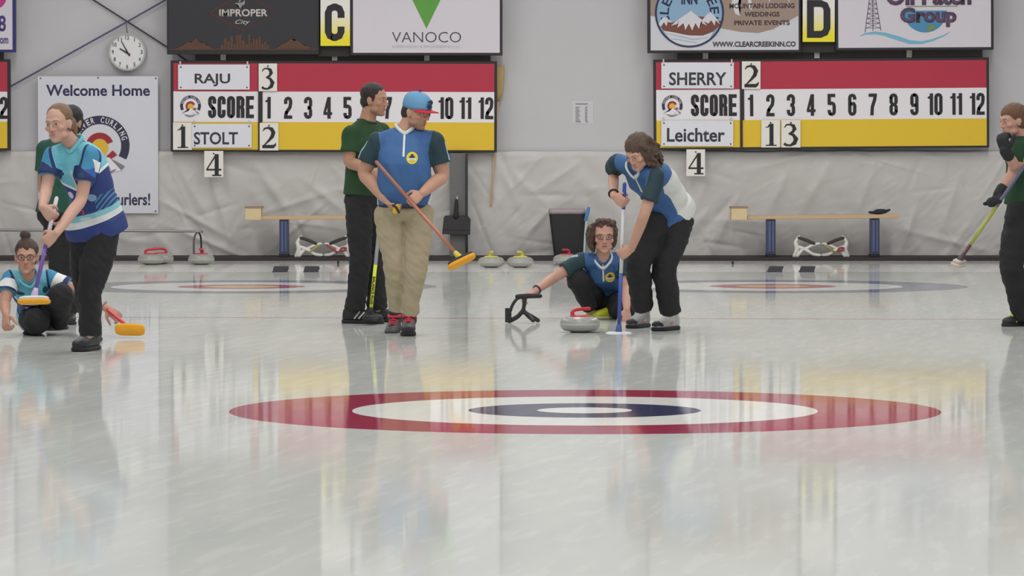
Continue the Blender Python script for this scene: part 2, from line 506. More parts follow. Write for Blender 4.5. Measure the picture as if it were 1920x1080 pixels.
# cables crossing over the clock
YR = YW - 0.045
def cable(label, pts, m, r):
    bm = BM(); tube(bm, [at(x, y, Y) for x, y, Y in pts], r, 8, 1)
    o = part('cable', bm, m, None, True); tag(o, label, 'cable')
cable('dark cable slanting down to the right above the clock', [(-360, -342, YR), (238, 40, YR), (313, 88, YR), (350, 113.5, YR), (358, 119, YR)], mat('dark_cable', (62, 58, 58), 0.6), 0.0095)
cable('blue-grey cable slanting down to the left above the clock', [(830, -296, YR-0.02), (310, 0, YR-0.02), (238, 41, YR-0.02), (20, 162, YR-0.02), (-30, 190, YR-0.02)], mat('blue_cable', (78, 78, 116), 0.6), 0.0095)

# ================================================================ wall clock
def clock():
    Y = YW - 0.09
    c = at(238.5, 97.5, Y)
    t = thing('wall_clock', 'round white wall clock hanging from the crossed cables', 'clock', (c.x, YW, c.z - 0.215))
    ax = (V((1,0,0)), V((0,0,1)), V((0,-1,0)))
    R = 35.5*Y/F
    bm = BM(); lathe(bm, [(R*.9, -.075), (R, -.06), (R, .005), (R*.97, .018), (R*.92, .016), (R*.9, -.01)], c, 48, ax)
    part('rim', bm, mat('clock_rim', (186, 184, 182), 0.35), t, True)
    bm = BM(); lathe(bm, [(R*.9, -.03), (R*.9, -.002)], c, 48, ax)
    part('dial', bm, mat('clock_dial', (226, 226, 226), 0.5, var=0), t)
    for i in range(1, 13):
        bm = BM()
        a = radians(90-30*i); x = 238.5+27*cos(a); y = 97.5-27*sin(a)
        wd = 1.0 if i == 1 else 3.6 if i < 10 else 7.0
        join(bm, text_mesh(str(i), (x-wd/2, y-3.6, x+wd/2, y+3.6), Y-0.001, 0.0, 0.003))
        part('numeral', bm, mat('ink', (36, 34, 38), 0.6, var=0), t)
    bm = BM(); line(bm, [(243, 105), (227.5, 77)], [2.6, 1.4], Y-0.006); part('minute_hand', bm, mat('ink', (36,34,38)), t)
    bm = BM(); line(bm, [(244, 103), (224.5, 91)], [3.2, 2.0], Y-0.004); part('hour_hand', bm, mat('ink', (36,34,38)), t)
    bm = BM(); line(bm, arc(241.5, 100.5, 1.0, 0, 360, 8), 1.2, Y-0.009); part('hub', bm, mat('red_hub', (170, 60, 60)), t)
    bm = BM(); tube(bm, [at(238, 62, Y+.03), at(236.5, 45, YR-0.02)], 0.004, 6, 1); part('hanger', bm, mat('dark_cable', (62,58,58)), t)
clock()

# ================================================================ printed marks shared by signs
INK = mat('sign_ink', (34, 30, 33), 0.55, var=0)
NAVY = mat('navy_ink', (46, 46, 74), 0.55, var=0)
WHITE = mat('sign_white', (232, 228, 232), 0.5, var=0)
RED = mat('board_red', (180, 42, 66), 0.5, var=0.02)
YEL = mat('board_yellow', (226, 190, 42), 0.5, var=0.02)
FRAME = mat('board_frame', (38, 33, 36), 0.5)
def club_logo(parent, cx, cy, R, Y, txt):
    """round curling club badge: navy ring with lettering, red C with a golden disc, white mountains"""
    k = R / 55.0
    bm = BM(); line(bm, arc(cx, cy, R*0.86, -28, 208, 48), R*0.28, Y)
    part('badge_ring', bm, NAVY, parent)
    if txt:
        for s_, a0, a1 in (('DENVER', 162, 106.2), ('CURLING', 83.9, 17)):
            bm = BM(); arctext(bm, s_, cx, cy, R*0.86, a0, a1, R*0.2, R*0.115, Y-0.003)
            part('badge_lettering', bm, WHITE, parent)
    bm = BM(); line(bm, arc(cx, cy+2*k, R*0.37, 20, 230, 30), R*0.20, Y-0.001)
    part('badge_arc', bm, mat('badge_red', (158, 36, 48), 0.5, var=0), parent)
    bm = BM(); poly(bm, arc(cx, cy+4*k, R*0.29, 0, 350, 20), Y-0.003)
    part('badge_disc', bm, mat('badge_gold', (226, 182, 52), 0.5, var=0), parent)
    bm = BM()
    poly(bm, [(cx-50*k, cy+42*k), (cx-26*k, cy+18*k), (cx-12*k, cy+28*k), (cx+2*k, cy+10*k), (cx+12*k, cy+24*k), (cx+20*k, cy+18*k), (cx+44*k, cy+46*k), (cx+6*k, cy+50*k)], Y-0.005)
    part('badge_mountain', bm, WHITE, parent)
    bm = BM()
    poly(bm, [(cx+12*k, cy+20*k), (cx+24*k, cy+9*k), (cx+32*k, cy+17*k), (cx+22*k, cy+24*k)], Y-0.006)
    part('badge_peak', bm, mat('badge_red', (158,36,48)), parent)
    bm = BM()
    poly(bm, [(cx+18*k, cy+22*k), (cx+46*k, cy+38*k), (cx+40*k, cy+46*k)], Y-0.006)
    line(bm, [(cx-30*k, cy+47*k), (cx-8*k, cy+56*k), (cx+14*k, cy+52*k), (cx+30*k, cy+44*k)], [2*k, 7*k, 6*k, 2*k], Y-0.006)
    line(bm, [(cx+14*k, cy+36*k), (cx+20*k, cy+44*k), (cx+8*k, cy+44*k)], 2.2*k, Y-0.006)
    part('badge_shading', bm, mat('badge_grey', (128, 124, 134), 0.5, var=0), parent)

# ---- serif score numerals (thick and thin strokes in a unit box, y down)
def serif(bm, ch, box, Y):
    x0, y0, x1, y1 = box; sx, sy = x1-x0, y1-y0
    def P(l): return [(x0+a*sx, y0+b*sy) for a, b in l]
    def S(l, wd): line(bm, P(l), [q*sx for q in wd], Y)
    if ch == '1':
        S([(.55, .0), (.55, .98)], [.36, .36]); S([(.42, .03), (.25, .14), (.02, .17)], [.16, .12, .05]); S([(.04, .965), (1.0, .965)], [.1, .1]); S([(.3, .9), (.55, .94), (.8, .9)], [.03, .16, .03])
    if ch == '2':
        S([(.07, .2), (.18, .08), (.42, .04), (.66, .09), (.8, .26), (.72, .45), (.5, .63), (.26, .79), (.06, .93)], [.05, .12, .14, .26, .3, .26, .16, .1, .08])
        S([(.03, .92), (.8, .92), (.9, .86), (.99, .76)], [.22, .24, .16, .04])
    if ch == '3':
        S([(.06, .17), (.2, .05), (.44, .03), (.66, .09), (.74, .23), (.62, .37), (.36, .44)], [.06, .1, .12, .24, .28, .18, .07])
        S([(.34, .44), (.66, .5), (.84, .68), (.74, .86), (.46, .97), (.18, .95), (.05, .88)], [.08, .2, .32, .28, .14, .16, .2])
    if ch == '4':
        S([(.7, .0), (.7, .97)], [.26, .26]); S([(.64, .05), (.05, .71)], [.1, .08]); S([(.03, .71), (1.0, .71)], [.11, .11]); S([(.4, .97), (1.0, .97)], [.09, .09])
def number_card(ch, box, num, Y, label, grp):
    t = thing('number_card', label, 'number card', at((box[0]+box[2])/2, box[3], Y), grp)
    bm = BM(); pbox(bm, *box, Y, 0.008); part('card', bm, mat('card_cream', (232, 228, 222), 0.6, var=0.01), t)
    bm = BM(); serif(bm, ch, num, Y); part('numeral', bm, INK, t)
    bm = BM(); poly(bm, arc((box[0]+box[2])/2, box[1]+5, 1.6, 0, 330, 8), Y); part('hook_hole', bm, INK, t)
    return t
def name_card(txt, box, tbox, Y, label):
    t = thing('name_card', label, 'name card', at((box[0]+box[2])/2, box[3], Y), 'team name cards')
    bm = BM(); pbox(bm, *box, Y, 0.006); part('card', bm, mat('card_white', (224, 224, 232), 0.5, var=0.01), t)
    part('lettering', text_mesh(txt, tbox, Y, 0.020, 0.002), mat('card_ink', (62, 60, 64), 0.6, var=0), t)
    for x in (box[0]+5, box[2]-5):
        for y in (box[1]+5, box[3]-4):
            bm = BM(); poly(bm, arc(x, y, 1.5, 0, 330, 8), Y); part('grommet', bm, INK, t)
    for x in (box[0]+4, box[2]-4):
        bm = BM(); pbox(bm, x-1.5, box[1]-6, x+1.5, box[1]+2, Y-0.004, 0.004); part('clip', bm, mat('card_clip', (200, 190, 180), 0.4), t)
    return t

# ================================================================ scoreboards
YB = YW - 0.22     # front face of the boards
def scoreboard(label, x0, y0, x1, y1, divx, nums, red_y, yel_y, tilt, score, logo, hid=False):
    t = thing('scoreboard', label, 'scoreboard', at((x0+x1)/2, y1, YW), 'score boards on the back wall')
    fx = 5
    bm = BM(); pbox(bm, x0, y0, x1, y1, YB+0.006, 0.09); bevel(bm, 0.004, 1); part('frame', bm, FRAME, t)
    xi0, xi1 = x0+fx, x1-fx
    yi0, yi1 = y0+5, y1-4
    bm = BM(); pbox(bm, xi0, yi0, xi1, red_y, YB, 0.006); part('red_panel', bm, RED, t)
    bm = BM(); pbox(bm, xi0, red_y, xi1, yel_y, YB, 0.006); part('white_panel', bm, WHITE, t)
    bm = BM(); pbox(bm, xi0, yel_y, xi1, yi1, YB, 0.006); part('yellow_panel', bm, YEL, t)
    if divx:
        bm = BM(); pbox(bm, divx, yi0-2, divx+5, yi1+2, YB-0.012, 0.012); pbox(bm, divx, red_y, divx+8, yel_y, YB-0.008, 0.008); part('divider', bm, FRAME, t)
    for i, (x, wd) in nums:
        bm = BM(); ds = str(i); ws = [10 if c == '1' else 15.5 for c in ds]; xx = x - (sum(ws) + 2.2*(len(ds)-1))/2
        for c, cw in zip(ds, ws): block(bm, c, (xx, red_y+10, xx+cw, red_y+50.5), YB); xx += cw + 2.2
        part('numeral', bm, INK, t)
    if score:
        bm = BM(); cw = (score[2]-score[0]-4*2.4)/5
        for i, c in enumerate('SCORE'): block(bm, c, (score[0]+i*(cw+2.4), score[1], score[0]+i*(cw+2.4)+cw, score[3]), YB, 7.0)
        part('score_lettering', bm, INK, t)
        club_logo(t, logo[0], logo[1], 19.5, YB-0.001, True)
    for x in ((x0+98, x0+307, x0+480) if not hid else (x1-60,)):
        bm = BM(); pbox(bm, x-5, y0-14, x+5, y0-0.5, YB+0.10, 0.03); part('bracket', bm, mat('pale_bracket', (206, 200, 192), 0.5), t)
    bm = BM(); pbox(bm, x0+46, y0-16, x1-12, y0+3, YB+0.14, 0.05)  # dark strip standing in for the shadow in the gap above the board
    part('gap_shade_strip', bm, mat('gap_shade', (84, 80, 76), 0.7), t)
    t.rotation_euler = (0, radians(tilt), 0)
    return t
SB_KIDS = []
nC = [(1,(502.5,11)),(2,(540,15)),(3,(577.5,16)),(4,(614,16)),(5,(651.5,16)),(6,(690,16)),(7,(727,15)),(8,(764.5,16)),(9,(799,16)),(10,(836,29)),(11,(872.5,23)),(12,(911,28))]
sbC = scoreboard('red, white and yellow scoreboard under the letter C with cards naming RAJU and STOLT', 320, 114, 931.5, 285, 484, nC, 172, 229, 0.13, (390, 181, 476, 221.5), (357, 199))
nD = [(1,(1408,11)),(2,(1445,15)),(3,(1483.5,16)),(4,(1521,16)),(5,(1560,16)),(6,(1598.5,16)),(7,(1637,15)),(8,(1676,16)),(9,(1715,16)),(10,(1754,29)),(11,(1793.5,23)),(12,(1833,29))]
sbD = scoreboard('red, white and yellow scoreboard under the letter D with cards naming SHERRY and Leichter', 1226, 109.5, 1855.5, 279, 1388, nD, 166.5, 224, -0.4, (1296, 176, 1382, 216), (1261, 196))
sbB = scoreboard('red, white and yellow scoreboard cut off by the left edge of the view', -290, 111, 18.5, 282, None, [(11,(-34,26)), (12,(1,24))], 172, 228, 0, None, None, True)
YN = YB - 0.022
G = 'number cards hung on the score boards'
cards = [
 (sbC, number_card('3', (485, 119, 519.5, 171), (490, 127, 515, 168), YN, 'cream card with numeral 3 on the red row of the left scoreboard', G)),
 (sbC, number_card('2', (487, 230.5, 522, 282), (491, 238, 518, 278), YN, 'cream card with numeral 2 on the yellow row of the left scoreboard', G)),
 (sbC, number_card('1', (324.5, 230, 359.5, 281), (332, 237, 353, 278), YN, 'cream card with numeral 1 to the left of the STOLT name card', G)),
 (sbC, number_card('4', (383, 283, 418.5, 332), (386, 289, 415, 330), YN, 'cream card with numeral 4 hanging below the left scoreboard', G)),
 (sbC, name_card('RAJU', (334, 121, 468, 168), (365, 138, 431.5, 162), YN, 'white name card reading RAJU')),
 (sbC, name_card('STOLT', (360, 232, 472, 277), (363.5, 247.5, 446, 271), YN, 'white name card reading STOLT')),
 (sbD, number_card('2', (1391, 115, 1426, 167), (1395, 122, 1423, 164), YN, 'cream card with numeral 2 on the red row of the right scoreboard', G)),
 (sbD, number_card('1', (1427.5, 225, 1462.5, 276.5), (1435, 232, 1456, 274), YN, 'cream card with numeral 1 on the yellow row of the right scoreboard', G)),
 (sbD, number_card('3', (1465, 225, 1501, 276.5), (1469, 232, 1497, 274), YN, 'cream card with numeral 3 on the yellow row of the right scoreboard', G)),
 (sbD, number_card('4', (1287, 280, 1322, 330), (1290, 287, 1319, 327), YN, 'cream card with numeral 4 hanging below the right scoreboard', G)),
 (sbD, name_card('SHERRY', (1240, 117, 1376, 166), (1254.5, 135.5, 1362, 160), YN, 'white name card reading SHERRY')),
 (sbD, name_card('Leichter', (1240, 226, 1375, 274), (1250.5, 240, 1359, 266), YN, 'white name card reading Leichter')),
]

# ================================================================ sponsor and letter signs
YP = YW - 0.26
def panel(t, x0, y0, x1, y1, m, fr=None, fm=None, Y=YP):
    if fr:
        bm = BM(); pbox(bm, x0, y0, x1, y1, Y+0.004, 0.07); bevel(bm, 0.004, 1); part('frame', bm, fm or FRAME, t)
        x0, y0, x1, y1 = x0+fr[0], y0+fr[1], x1-fr[2], y1-fr[3]
    bm = BM(); pbox(bm, x0, y0, x1, y1, Y, 0.05 if not fr else 0.008); part('panel', bm, m, t)
def sign(name, label, x0, x1, y1, cat='sign'): return thing(name, label, cat, at((x0+x1)/2, y1, YW))
TOP = -150
t = sign('sponsor_sign', 'dark sponsor sign lettered IMPROPER City above the left scoreboard', 313, 598, 102)
panel(t, 313, TOP, 598, 102, mat('charcoal_panel', (42, 40, 46), 0.45, var=0.03), (3, 3, 3, 7))
br = mat('rust_ink', (92, 48, 44), 0.6, var=0); og = mat('amber_ink', (92, 60, 42), 0.6, var=0); cr = mat('cream_ink', (206, 200, 192), 0.6, var=0)
part('lettering', text_mesh('IMPROPER', (411, 17, 502, 31), YP, 0.025), cr, t); part('script_lettering', text_mesh('City', (441, 37, 469, 47), YP, 0.0, shear=0.35), cr, t)
bm = BM(); line(bm, [(392, 24), (457, -14), (521, 24), (457, 58), (392, 24)], 1.8, YP); line(bm, [(400, 24), (457, -8), (513, 24), (457, 52), (400, 24)], 0.8, YP); part('diamond', bm, br, t)
bm = BM(); poly(bm, [(440, 6), (447, 10), (450, 17), (454, 10), (459, 8), (459, 0), (455, 4), (450, 5)], YP); line(bm, [(448, 4), (456, -8)], 2, YP); part('bird', bm, mat('pale_ink', (150, 146, 146), var=0), t)
bm = BM()
random.seed(3)
for xa, xb, pk in ((328, 402, 22), (512, 586, 22)):
    pts = [(xa, 92)]
    for i in range(1, 15):
        x = xa+(xb-xa)*i/15; f = 1-abs(2*i/15-1); pts.append((x, 92-pk*f*random.uniform(.72, 1.05)))
    pts.append((xb, 92)); poly(bm, pts, YP)
x = 414
for h in (8, 20, 14, 24, 10, 26, 27, 16, 9, 28, 12, 20, 18, 24, 10, 14, 8):
    wd = random.uniform(3, 5.5); poly(bm, [(x, 92), (x, 92-h), (x+wd, 92-h), (x+wd, 92)], YP); x += wd + 0.9
line(bm, [(320, 92.5), (592, 92.5)], 1.6, YP)
part('skyline', bm, og, t)

def letter_sign(ch, box, tb, label):
    m, nt, p = newmat('fading_yellow_' + ch)
    tc = nt.nodes.new('ShaderNodeTexCoord'); s = nt.nodes.new('ShaderNodeSeparateXYZ'); nt.links.new(tc.outputs['Generated'], s.inputs[0])
    f = ((E(nt, s.outputs[2]) - 0.08) * 4.2).max(0.0).min(1.0)
    nt.links.new(mixc(nt, f, lin((240, 226, 40)), lin((236, 232, 226))), p.inputs['Base Color']); p.inputs['Roughness'].default_value = 0.5
    t = sign('letter_sign', label, box[0], box[2], box[3])
    panel(t, *box, m, None, None, YP)
    bm = BM(); block(bm, ch, tb, YP, 13.0); part('letter', bm, INK, t)
    bm = BM(); pbox(bm, box[0]-4, TOP, box[2]+1, box[3]+20, YP+0.08, 0.04); part('backing', bm, mat('black_backing', (44, 40, 38), 0.7), t)
letter_sign('C', (601, TOP+40, 656, 86), (609, 7.5, 646, 76), 'yellow and white letter sign C above the left scoreboard')
letter_sign('D', (1505, TOP+40, 1565.5, 78.5), (1513, 1, 1557, 70), 'yellow and white letter sign D above the right scoreboard')

t = sign('sponsor_sign', 'white sponsor sign lettered VANOCO with a green triangle', 657, 942, 104)
panel(t, 657, TOP, 942, 104, mat('panel_white', (214, 208, 216), 0.5, var=0.01), (5, 5, 5, 5))
part('lettering', text_mesh('VANOCO', (735, 60, 864.5, 79.5), YP, -0.012), mat('grey_ink', (66, 62, 66), 0.6, var=0), t)
part('small_lettering', text_mesh('SUPERVISION & ENGINEERING LLC', (735, 85, 864, 90), YP, -0.015), mat('faint_ink', (176, 172, 180), 0.6, var=0), t)
bm = BM(); poly(bm, [(737, -74), (799.5, 53.5), (862, -74)], YP); part('triangle', bm, mat('leaf_green', (92, 158, 62), 0.5, var=0.1, scale=2), t)

t = sign('sponsor_sign', 'sponsor sign of an inn with a round mountain picture above the right scoreboard', 1214, 1502, 99)
panel(t, 1214, TOP, 1502, 99, mat('panel_pale', (206, 206, 212), 0.5, var=0.01), (6, 5, 4, 5))
bm = BM(); poly(bm, [(1220, 29), (1220, -80), (1497, -80), (1497, 30), (1478, 40), (1450, 55), (1422, 62), (1390, 60), (1352, 53), (1300, 40), (1240, 32)], YP); part('hillside', bm, mat('taupe_ink', (160, 138, 126), 0.6, var=0.03), t)
bm = BM()
for pts in ([(1380, -30), (1372, 6), (1379, 26), (1388, 30), (1384, 8), (1392, -30)], [(1400, -30), (1404, 14), (1410, 20), (1408, -30)], [(1430, -30), (1444, 6), (1446, -30)], [(1470, -30), (1480, 6), (1484, -30)]): poly(bm, pts, YP-0.001)
part('snow_streaks', bm, mat('snow_ink', (212, 210, 216), 0.6, var=0), t)
bm = BM(); poly(bm, arc(1293, 24, 62.5, 0, 355, 60), YP-0.002); part('sky_disc', bm, mat('sky_ink', (138, 172, 200), 0.6, var=0), t)
bm = BM(); poly(bm, [(1236, 44), (1240, 38), (1256, 42), (1275, 40), (1300, 30), (1330, 32), (1346, 40), (1354, 38), (1350, 48), (1336, 60), (1318, 66), (1296, 66), (1268, 62), (1244, 57)], YP-0.004); part('brown_hill', bm, mat('brown_ink', (120, 70, 56), 0.6, var=0), t)
bm = BM()
poly(bm, [(1258, 48), (1272, 36), (1284, 28), (1296, 20), (1308, 30), (1318, 38), (1326, 48), (1314, 42), (1311, 54), (1304, 43), (1298, 57), (1292, 44), (1285, 56), (1282, 43), (1270, 52), (1272, 44)], YP-0.006)
poly(bm, [(1234, 46), (1240, 36), (1246, 31), (1254, 36), (1262, 42), (1252, 41), (1250, 49), (1245, 41), (1240, 49)], YP-0.006)
poly(bm, [(1316, 38), (1326, 27), (1332, 22), (1342, 32), (1351, 46), (1342, 38), (1340, 48), (1334, 38), (1328, 44)], YP-0.006)
poly(bm, [(1244, 57), (1262, 60), (1290, 66), (1318, 67), (1338, 59), (1330, 74), (1312, 83), (1293, 86), (1272, 83), (1256, 73)], YP-0.006)
part('snow_and_river', bm, mat('snow_ink', (212, 210, 216)), t)
bm = BM(); line(bm, [(1250, 62), (1275, 68), (1300, 74), (1328, 70)], [.6, 1.6, 1.8, .8], YP-0.008); line(bm, [(1258, 72), (1280, 75), (1306, 80)], 1.2, YP-0.008); part('ripples', bm, mat('ripple_ink', (140, 178, 200), 0.6, var=0), t)
bm = BM(); line(bm, arc(1293, 24, 63, 0, 360, 64), 3.4, YP-0.008)
db = mat('deep_blue_ink', (40, 46, 82), 0.6, var=0)
part('badge_ring', bm, db, t)
part('badge_lettering', text_mesh('INN', (1278, -12, 1308, 8), YP-0.004, 0.03), db, t)
for s_, a0, a1 in (('CLEAR', 196, 111.2), ('CREEK', 68.8, -16)):
    bm = BM(); arctext(bm, s_, 1293, 24, 47, a0, a1, 17, 13, YP-0.004, 0.015); part('badge_lettering', bm, db, t)
for s_, bx_ in (('MOUNTAIN LODGING', (1368, 6.5, 1490, 16)), ('WEDDINGS', (1396, 22.5, 1462, 31.5)), ('PRIVATE EVENTS', (1377, 38.5, 1481, 47.5)), ('WWW.CLEARCREEKINN.CO', (1336, 78, 1492, 88))):
    part('lettering', text_mesh(s_, bx_, YP-0.002, 0.03), mat('umber_ink', (72, 54, 60), 0.6, var=0), t)
t.rotation_euler = (0, radians(-0.25), 0)

t = sign('sponsor_sign', 'white sponsor sign of an oil group with a derrick and blue wave', 1567, 1864, 94)
panel(t, 1567, TOP, 1864, 94, mat('panel_white', (214, 208, 216)), (5, 5, 5, 5))
mv = mat('plum_ink', (96, 74, 100), 0.6, var=0)
part('lettering', text_mesh('Oil Patch', (1662, -24, 1822, 10), YP-0.004, 0.045), mv, t); part('lettering', text_mesh('Group', (1688, 14, 1794, 51), YP-0.004, 0.05), mv, t)
bm = BM(); poly(bm, arc(1735, 20, 41, 180, 360, 30), YP); part('globe', bm, mat('sea_ink', (74, 140, 178), 0.6, var=0), t)
bm = BM(); poly(bm, [(1738, 52), (1748, 46), (1756, 50), (1748, 56), (1740, 61), (1738, 57)], YP-0.002); line(bm, [(1700, 12), (1796, 12)], 1.4, YP-0.001); part('globe_land', bm, mat('olive_ink', (122, 140, 84), 0.6, var=0), t)
bm = BM(); line(bm, [(1612, 67), (1622, 63), (1640, 61), (1660, 64), (1685, 72), (1706, 79), (1728, 80), (1750, 75), (1770, 67), (1781, 60)], [.6, 3, 5, 6.5, 8, 7, 5, 4, 2.4, .6], YP); part('wave', bm, mat('wave_ink', (120, 178, 204), 0.6, var=0), t)
bm = BM()
for a, b in (((1622, 60), (1632, -10)), ((1652, 57), (1641, -10)), ((1637, 57), (1637, -10))): line(bm, [a, b], 1.3, YP)
for i in range(7):
    y = 52-i*9; h = (y+10)/70.0; xl = 1632-10*h; xr = 1641+11*h
    h2 = (y+1)/70.0; xl2 = 1632-10*h2; xr2 = 1641+11*h2
    line(bm, [(xl, y), (xr, y)], 0.8, YP); line(bm, [(xl, y), (xr2, y-9)], 0.7, YP); line(bm, [(xr, y), (xl2, y-9)], 0.7, YP)
part('derrick', bm, mv, t)
t.rotation_euler = (0, radians(-0.35), 0)

t = sign('sponsor_sign', 'blue framed white sign with an 8 and a magenta disc at the left edge', -260, 28, 98)
panel(t, -260, TOP, 28.5, 98, mat('panel_white', (214, 208, 216)), (5, 5, 6, 5), mat('blue_frame', (44, 42, 110), 0.5))
vi = mat('violet_ink', (70, 60, 128), 0.6, var=0); part('lettering', text_mesh('8', (-3, 29, 11, 59), YP-0.002, 0.02), vi, t); part('lettering', text_mesh('om', (0, 71, 15.5, 82), YP-0.002, 0.015), vi, t)
bm = BM(); poly(bm, arc(-10, -5, 22, 0, 350, 30), YP-0.002); part('disc', bm, mat('magenta_ink', (190, 50, 130), 0.6, var=0), t)

# ================================================================ welcome banner
def banner():
    Y = YW - 0.12
    t = thing('banner', 'white Welcome Home banner hanging under the clock', 'banner', at(184, 400, YW))
    bm = BM(); pbox(bm, 72, 143, 296, 400, Y, 0.012); part('sheet', bm, mat('banner_white', (214, 214, 222), 0.55, var=0.015, scale=3), t)
    part('heading', text_mesh('Welcome Home', (86.5, 159, 281, 180), Y, 0.022), mat('banner_ink', (54, 52, 92), 0.6, var=0), t)
    part('footer', text_mesh('Denver Curlers!', (126, 362, 281.5, 385), Y, 0.02), mat('banner_ink', (54,52,92)), t)
    club_logo(t, 187, 273, 56, Y-0.001, True)
    for x, y in ((76, 147), (292, 147), (291.5, 396), (184, 146)):
        bm = BM(); poly(bm, arc(x, y, 1.8, 0, 330, 8), Y); part('grommet', bm, mat('grommet', (120, 96, 110), 0.4), t)
banner()
# paper notice
t = thing('paper_notice', 'small white printed notice taped to the bare wall between scoreboards', 'notice', at(1092, 233, YW))
Y = YW - 0.004
bm = BM(); pbox(bm, 1073, 190, 1112, 232, Y, 0.003); part('sheet', bm, mat('paper', (206, 204, 208), 0.7, var=0), t)
bm = BM(); line(bm, [(1079, 195), (1102, 195)], 2, Y)
for i in range(13):
    y = 201+i*2.1; line(bm, [(1079, y), (1088-(i*7 % 4), y)], 1.0, Y); line(bm, [(1097, y), (1102-(i*5 % 3), y)], 1.2, Y)
line(bm, [(1079, 228.5), (1089, 228.5)], 1.6, Y); line(bm, [(1098, 228.5), (1102, 228.5)], 1.6, Y)
part('print', bm, mat('print_grey', (136, 134, 140), 0.7, var=0), t)

# ================================================================ things along the back wall
WOOD = mat('pale_wood', (198, 168, 132), 0.5, var=0.15, scale=6, scl=(0.3, 3, 14))
WOODX = mat('end_wood', (214, 192, 150), 0.6, var=0.08, scale=8, scl=(1, 1, 6))
BLUE = mat('bench_blue', (62, 70, 104), 0.4, var=0.06)
BLACK = mat('black_rubber', (34, 33, 35), 0.7)
# straw broom hung head up behind the left scoreboard
t = thing('straw_broom', 'straw broom hung upside down behind the right end of the left scoreboard', 'broom', at(920, 385, YW))
Y = YW - 0.10
p = at(920.5, 385, Y); q = at(934, 180, Y)
bm = BM(); tube(bm, [p, q], 0.011, 10, 1); part('handle', bm, mat('broom_stick', (206, 172, 128), 0.5), t, True)
bm = BM(); loft(bm, [(at(934, 190, Y), V((.02,0,0)), V((0,.015,0))), (at(935, 172, Y), V((.05,0,.004)), V((0,.02,0))), (at(935, 150, Y), V((.062,0,.006)), V((0,.022,0))), (at(935, 128, Y), V((.068,0,.008)), V((0,.024,0))), (at(935, 124, Y), V((.064,0,.01)), V((0,.018,0)))], 18)
part('bristles', bm, mat('straw', (180, 156, 104), 0.9, var=0.3, scale=30, scl=(6, 6, 0.5)), t, True)

# dustpan on the post
t = thing('dustpan', 'black long handled dustpan hung on the grey post', 'dustpan', at(855, 440, YW-0.35))
Y = YW - 0.40
bm = BM()
prism(bm, [(835, 404), (877, 404), (882.5, 411), (881.5, 438), (874, 440), (829, 438), (832, 408)], Y+0.03, 0.02); bevel(bm, 0.004, 1)
part('pan', bm, mat('pan_black', (46, 44, 47), 0.6), t)
bm = BM()
for i in range(12): line(bm, [(838+i*3.4, 416), (836+i*3.5, 432)], 1.1, Y+0.03, 0.006)
part('ribs', bm, mat('rib_grey', (66, 64, 67), 0.6), t)
bm = BM(); prism(bm, [(829.5, 432), (881.5, 433), (881.5, 440.5), (829, 439)], Y, 0.03); bevel(bm, 0.003, 1); part('lip', bm, mat('pan_black', (46,44,47)), t)
bm = BM(); tube(bm, [at(855, 406, Y+.03), at(855.5, 390, Y+.03), at(856, 376, Y+.03)], [.03, .024, .018], 12); part('handle', bm, BLACK, t, True)
bm = BM(); tube(bm, [at(856.5, 377, Y+.03), at(857.5, 369, Y+.045)], .008, 8, 1); part('hook', bm, mat('hook_pale', (196, 192, 186), 0.4), t, True)

def bench(label, bx, legs, xr, yl, yr):
    """plank on two blue legs with a wooden box at its left end"""
    Y = YC + 0.10
    t = thing('bench', label, 'bench', at((bx+xr)/2, 483, YC+0.2), 'benches along the back wall')
    a = at(bx+30, yl, Y); b = at(xr, yr, Y); th = 7*Y/F
    bm = BM(); hexa(bm, (a.x, Y, a.z-th), (b.x, Y+0.26, a.z))
    for v in bm.verts:
        if abs(v.co.x-b.x) < 1e-3: v.co.z += b.z-a.z
    bevel(bm, 0.004, 1); part('seat', bm, WOOD, t)
    bm = BM(); pbox(bm, bx, 390, bx+30, 412.5, Y-0.03, 0.30); bevel(bm, 0.004, 1)
    bo = part('box', bm, WOODX, t)
    bm = BM(); pbox(bm, bx-1, 387.5, bx+32, 390.5, Y-0.035, 0.31); part('lid', bm, mat('lid_wood', (150, 124, 104), 0.6), bo)
    for lx in legs:
        c = at(lx, 483, Y)
        z1 = a.z - th + (lx-bx-30)/(xr-bx-30)*(b.z-a.z)
        bm = BM(); hexa(bm, (c.x-0.052, Y+0.03, 0.06), (c.x+0.052, Y+0.22, z1)); bevel(bm, 0.012, 2)
        lg = part('leg', bm, BLUE, t)
        bm = BM(); hexa(bm, (c.x-0.056, Y+0.02, 0.0405), (c.x+0.056, Y+0.23, 0.075)); bevel(bm, 0.004, 1); part('foot', bm, BLACK, lg)
        bm = BM(); hexa(bm, (c.x-0.03, Y+0.018, 0.10), (c.x-0.005, Y+0.03, z1-0.02)); hexa(bm, (c.x+0.012, Y+0.018, 0.10), (c.x+0.03, Y+0.03, z1-0.02)); part('rib', bm, mat('bench_blue_pale', (84, 94, 132), 0.35), lg)
bench('wooden bench with blue legs partly hidden behind the two standing men', 459.5, (532, 722), 772, 405, 403.5)
bench('wooden bench with blue legs under the right scoreboard', 1371, (1446, 1641), 1685, 404.5, 402)

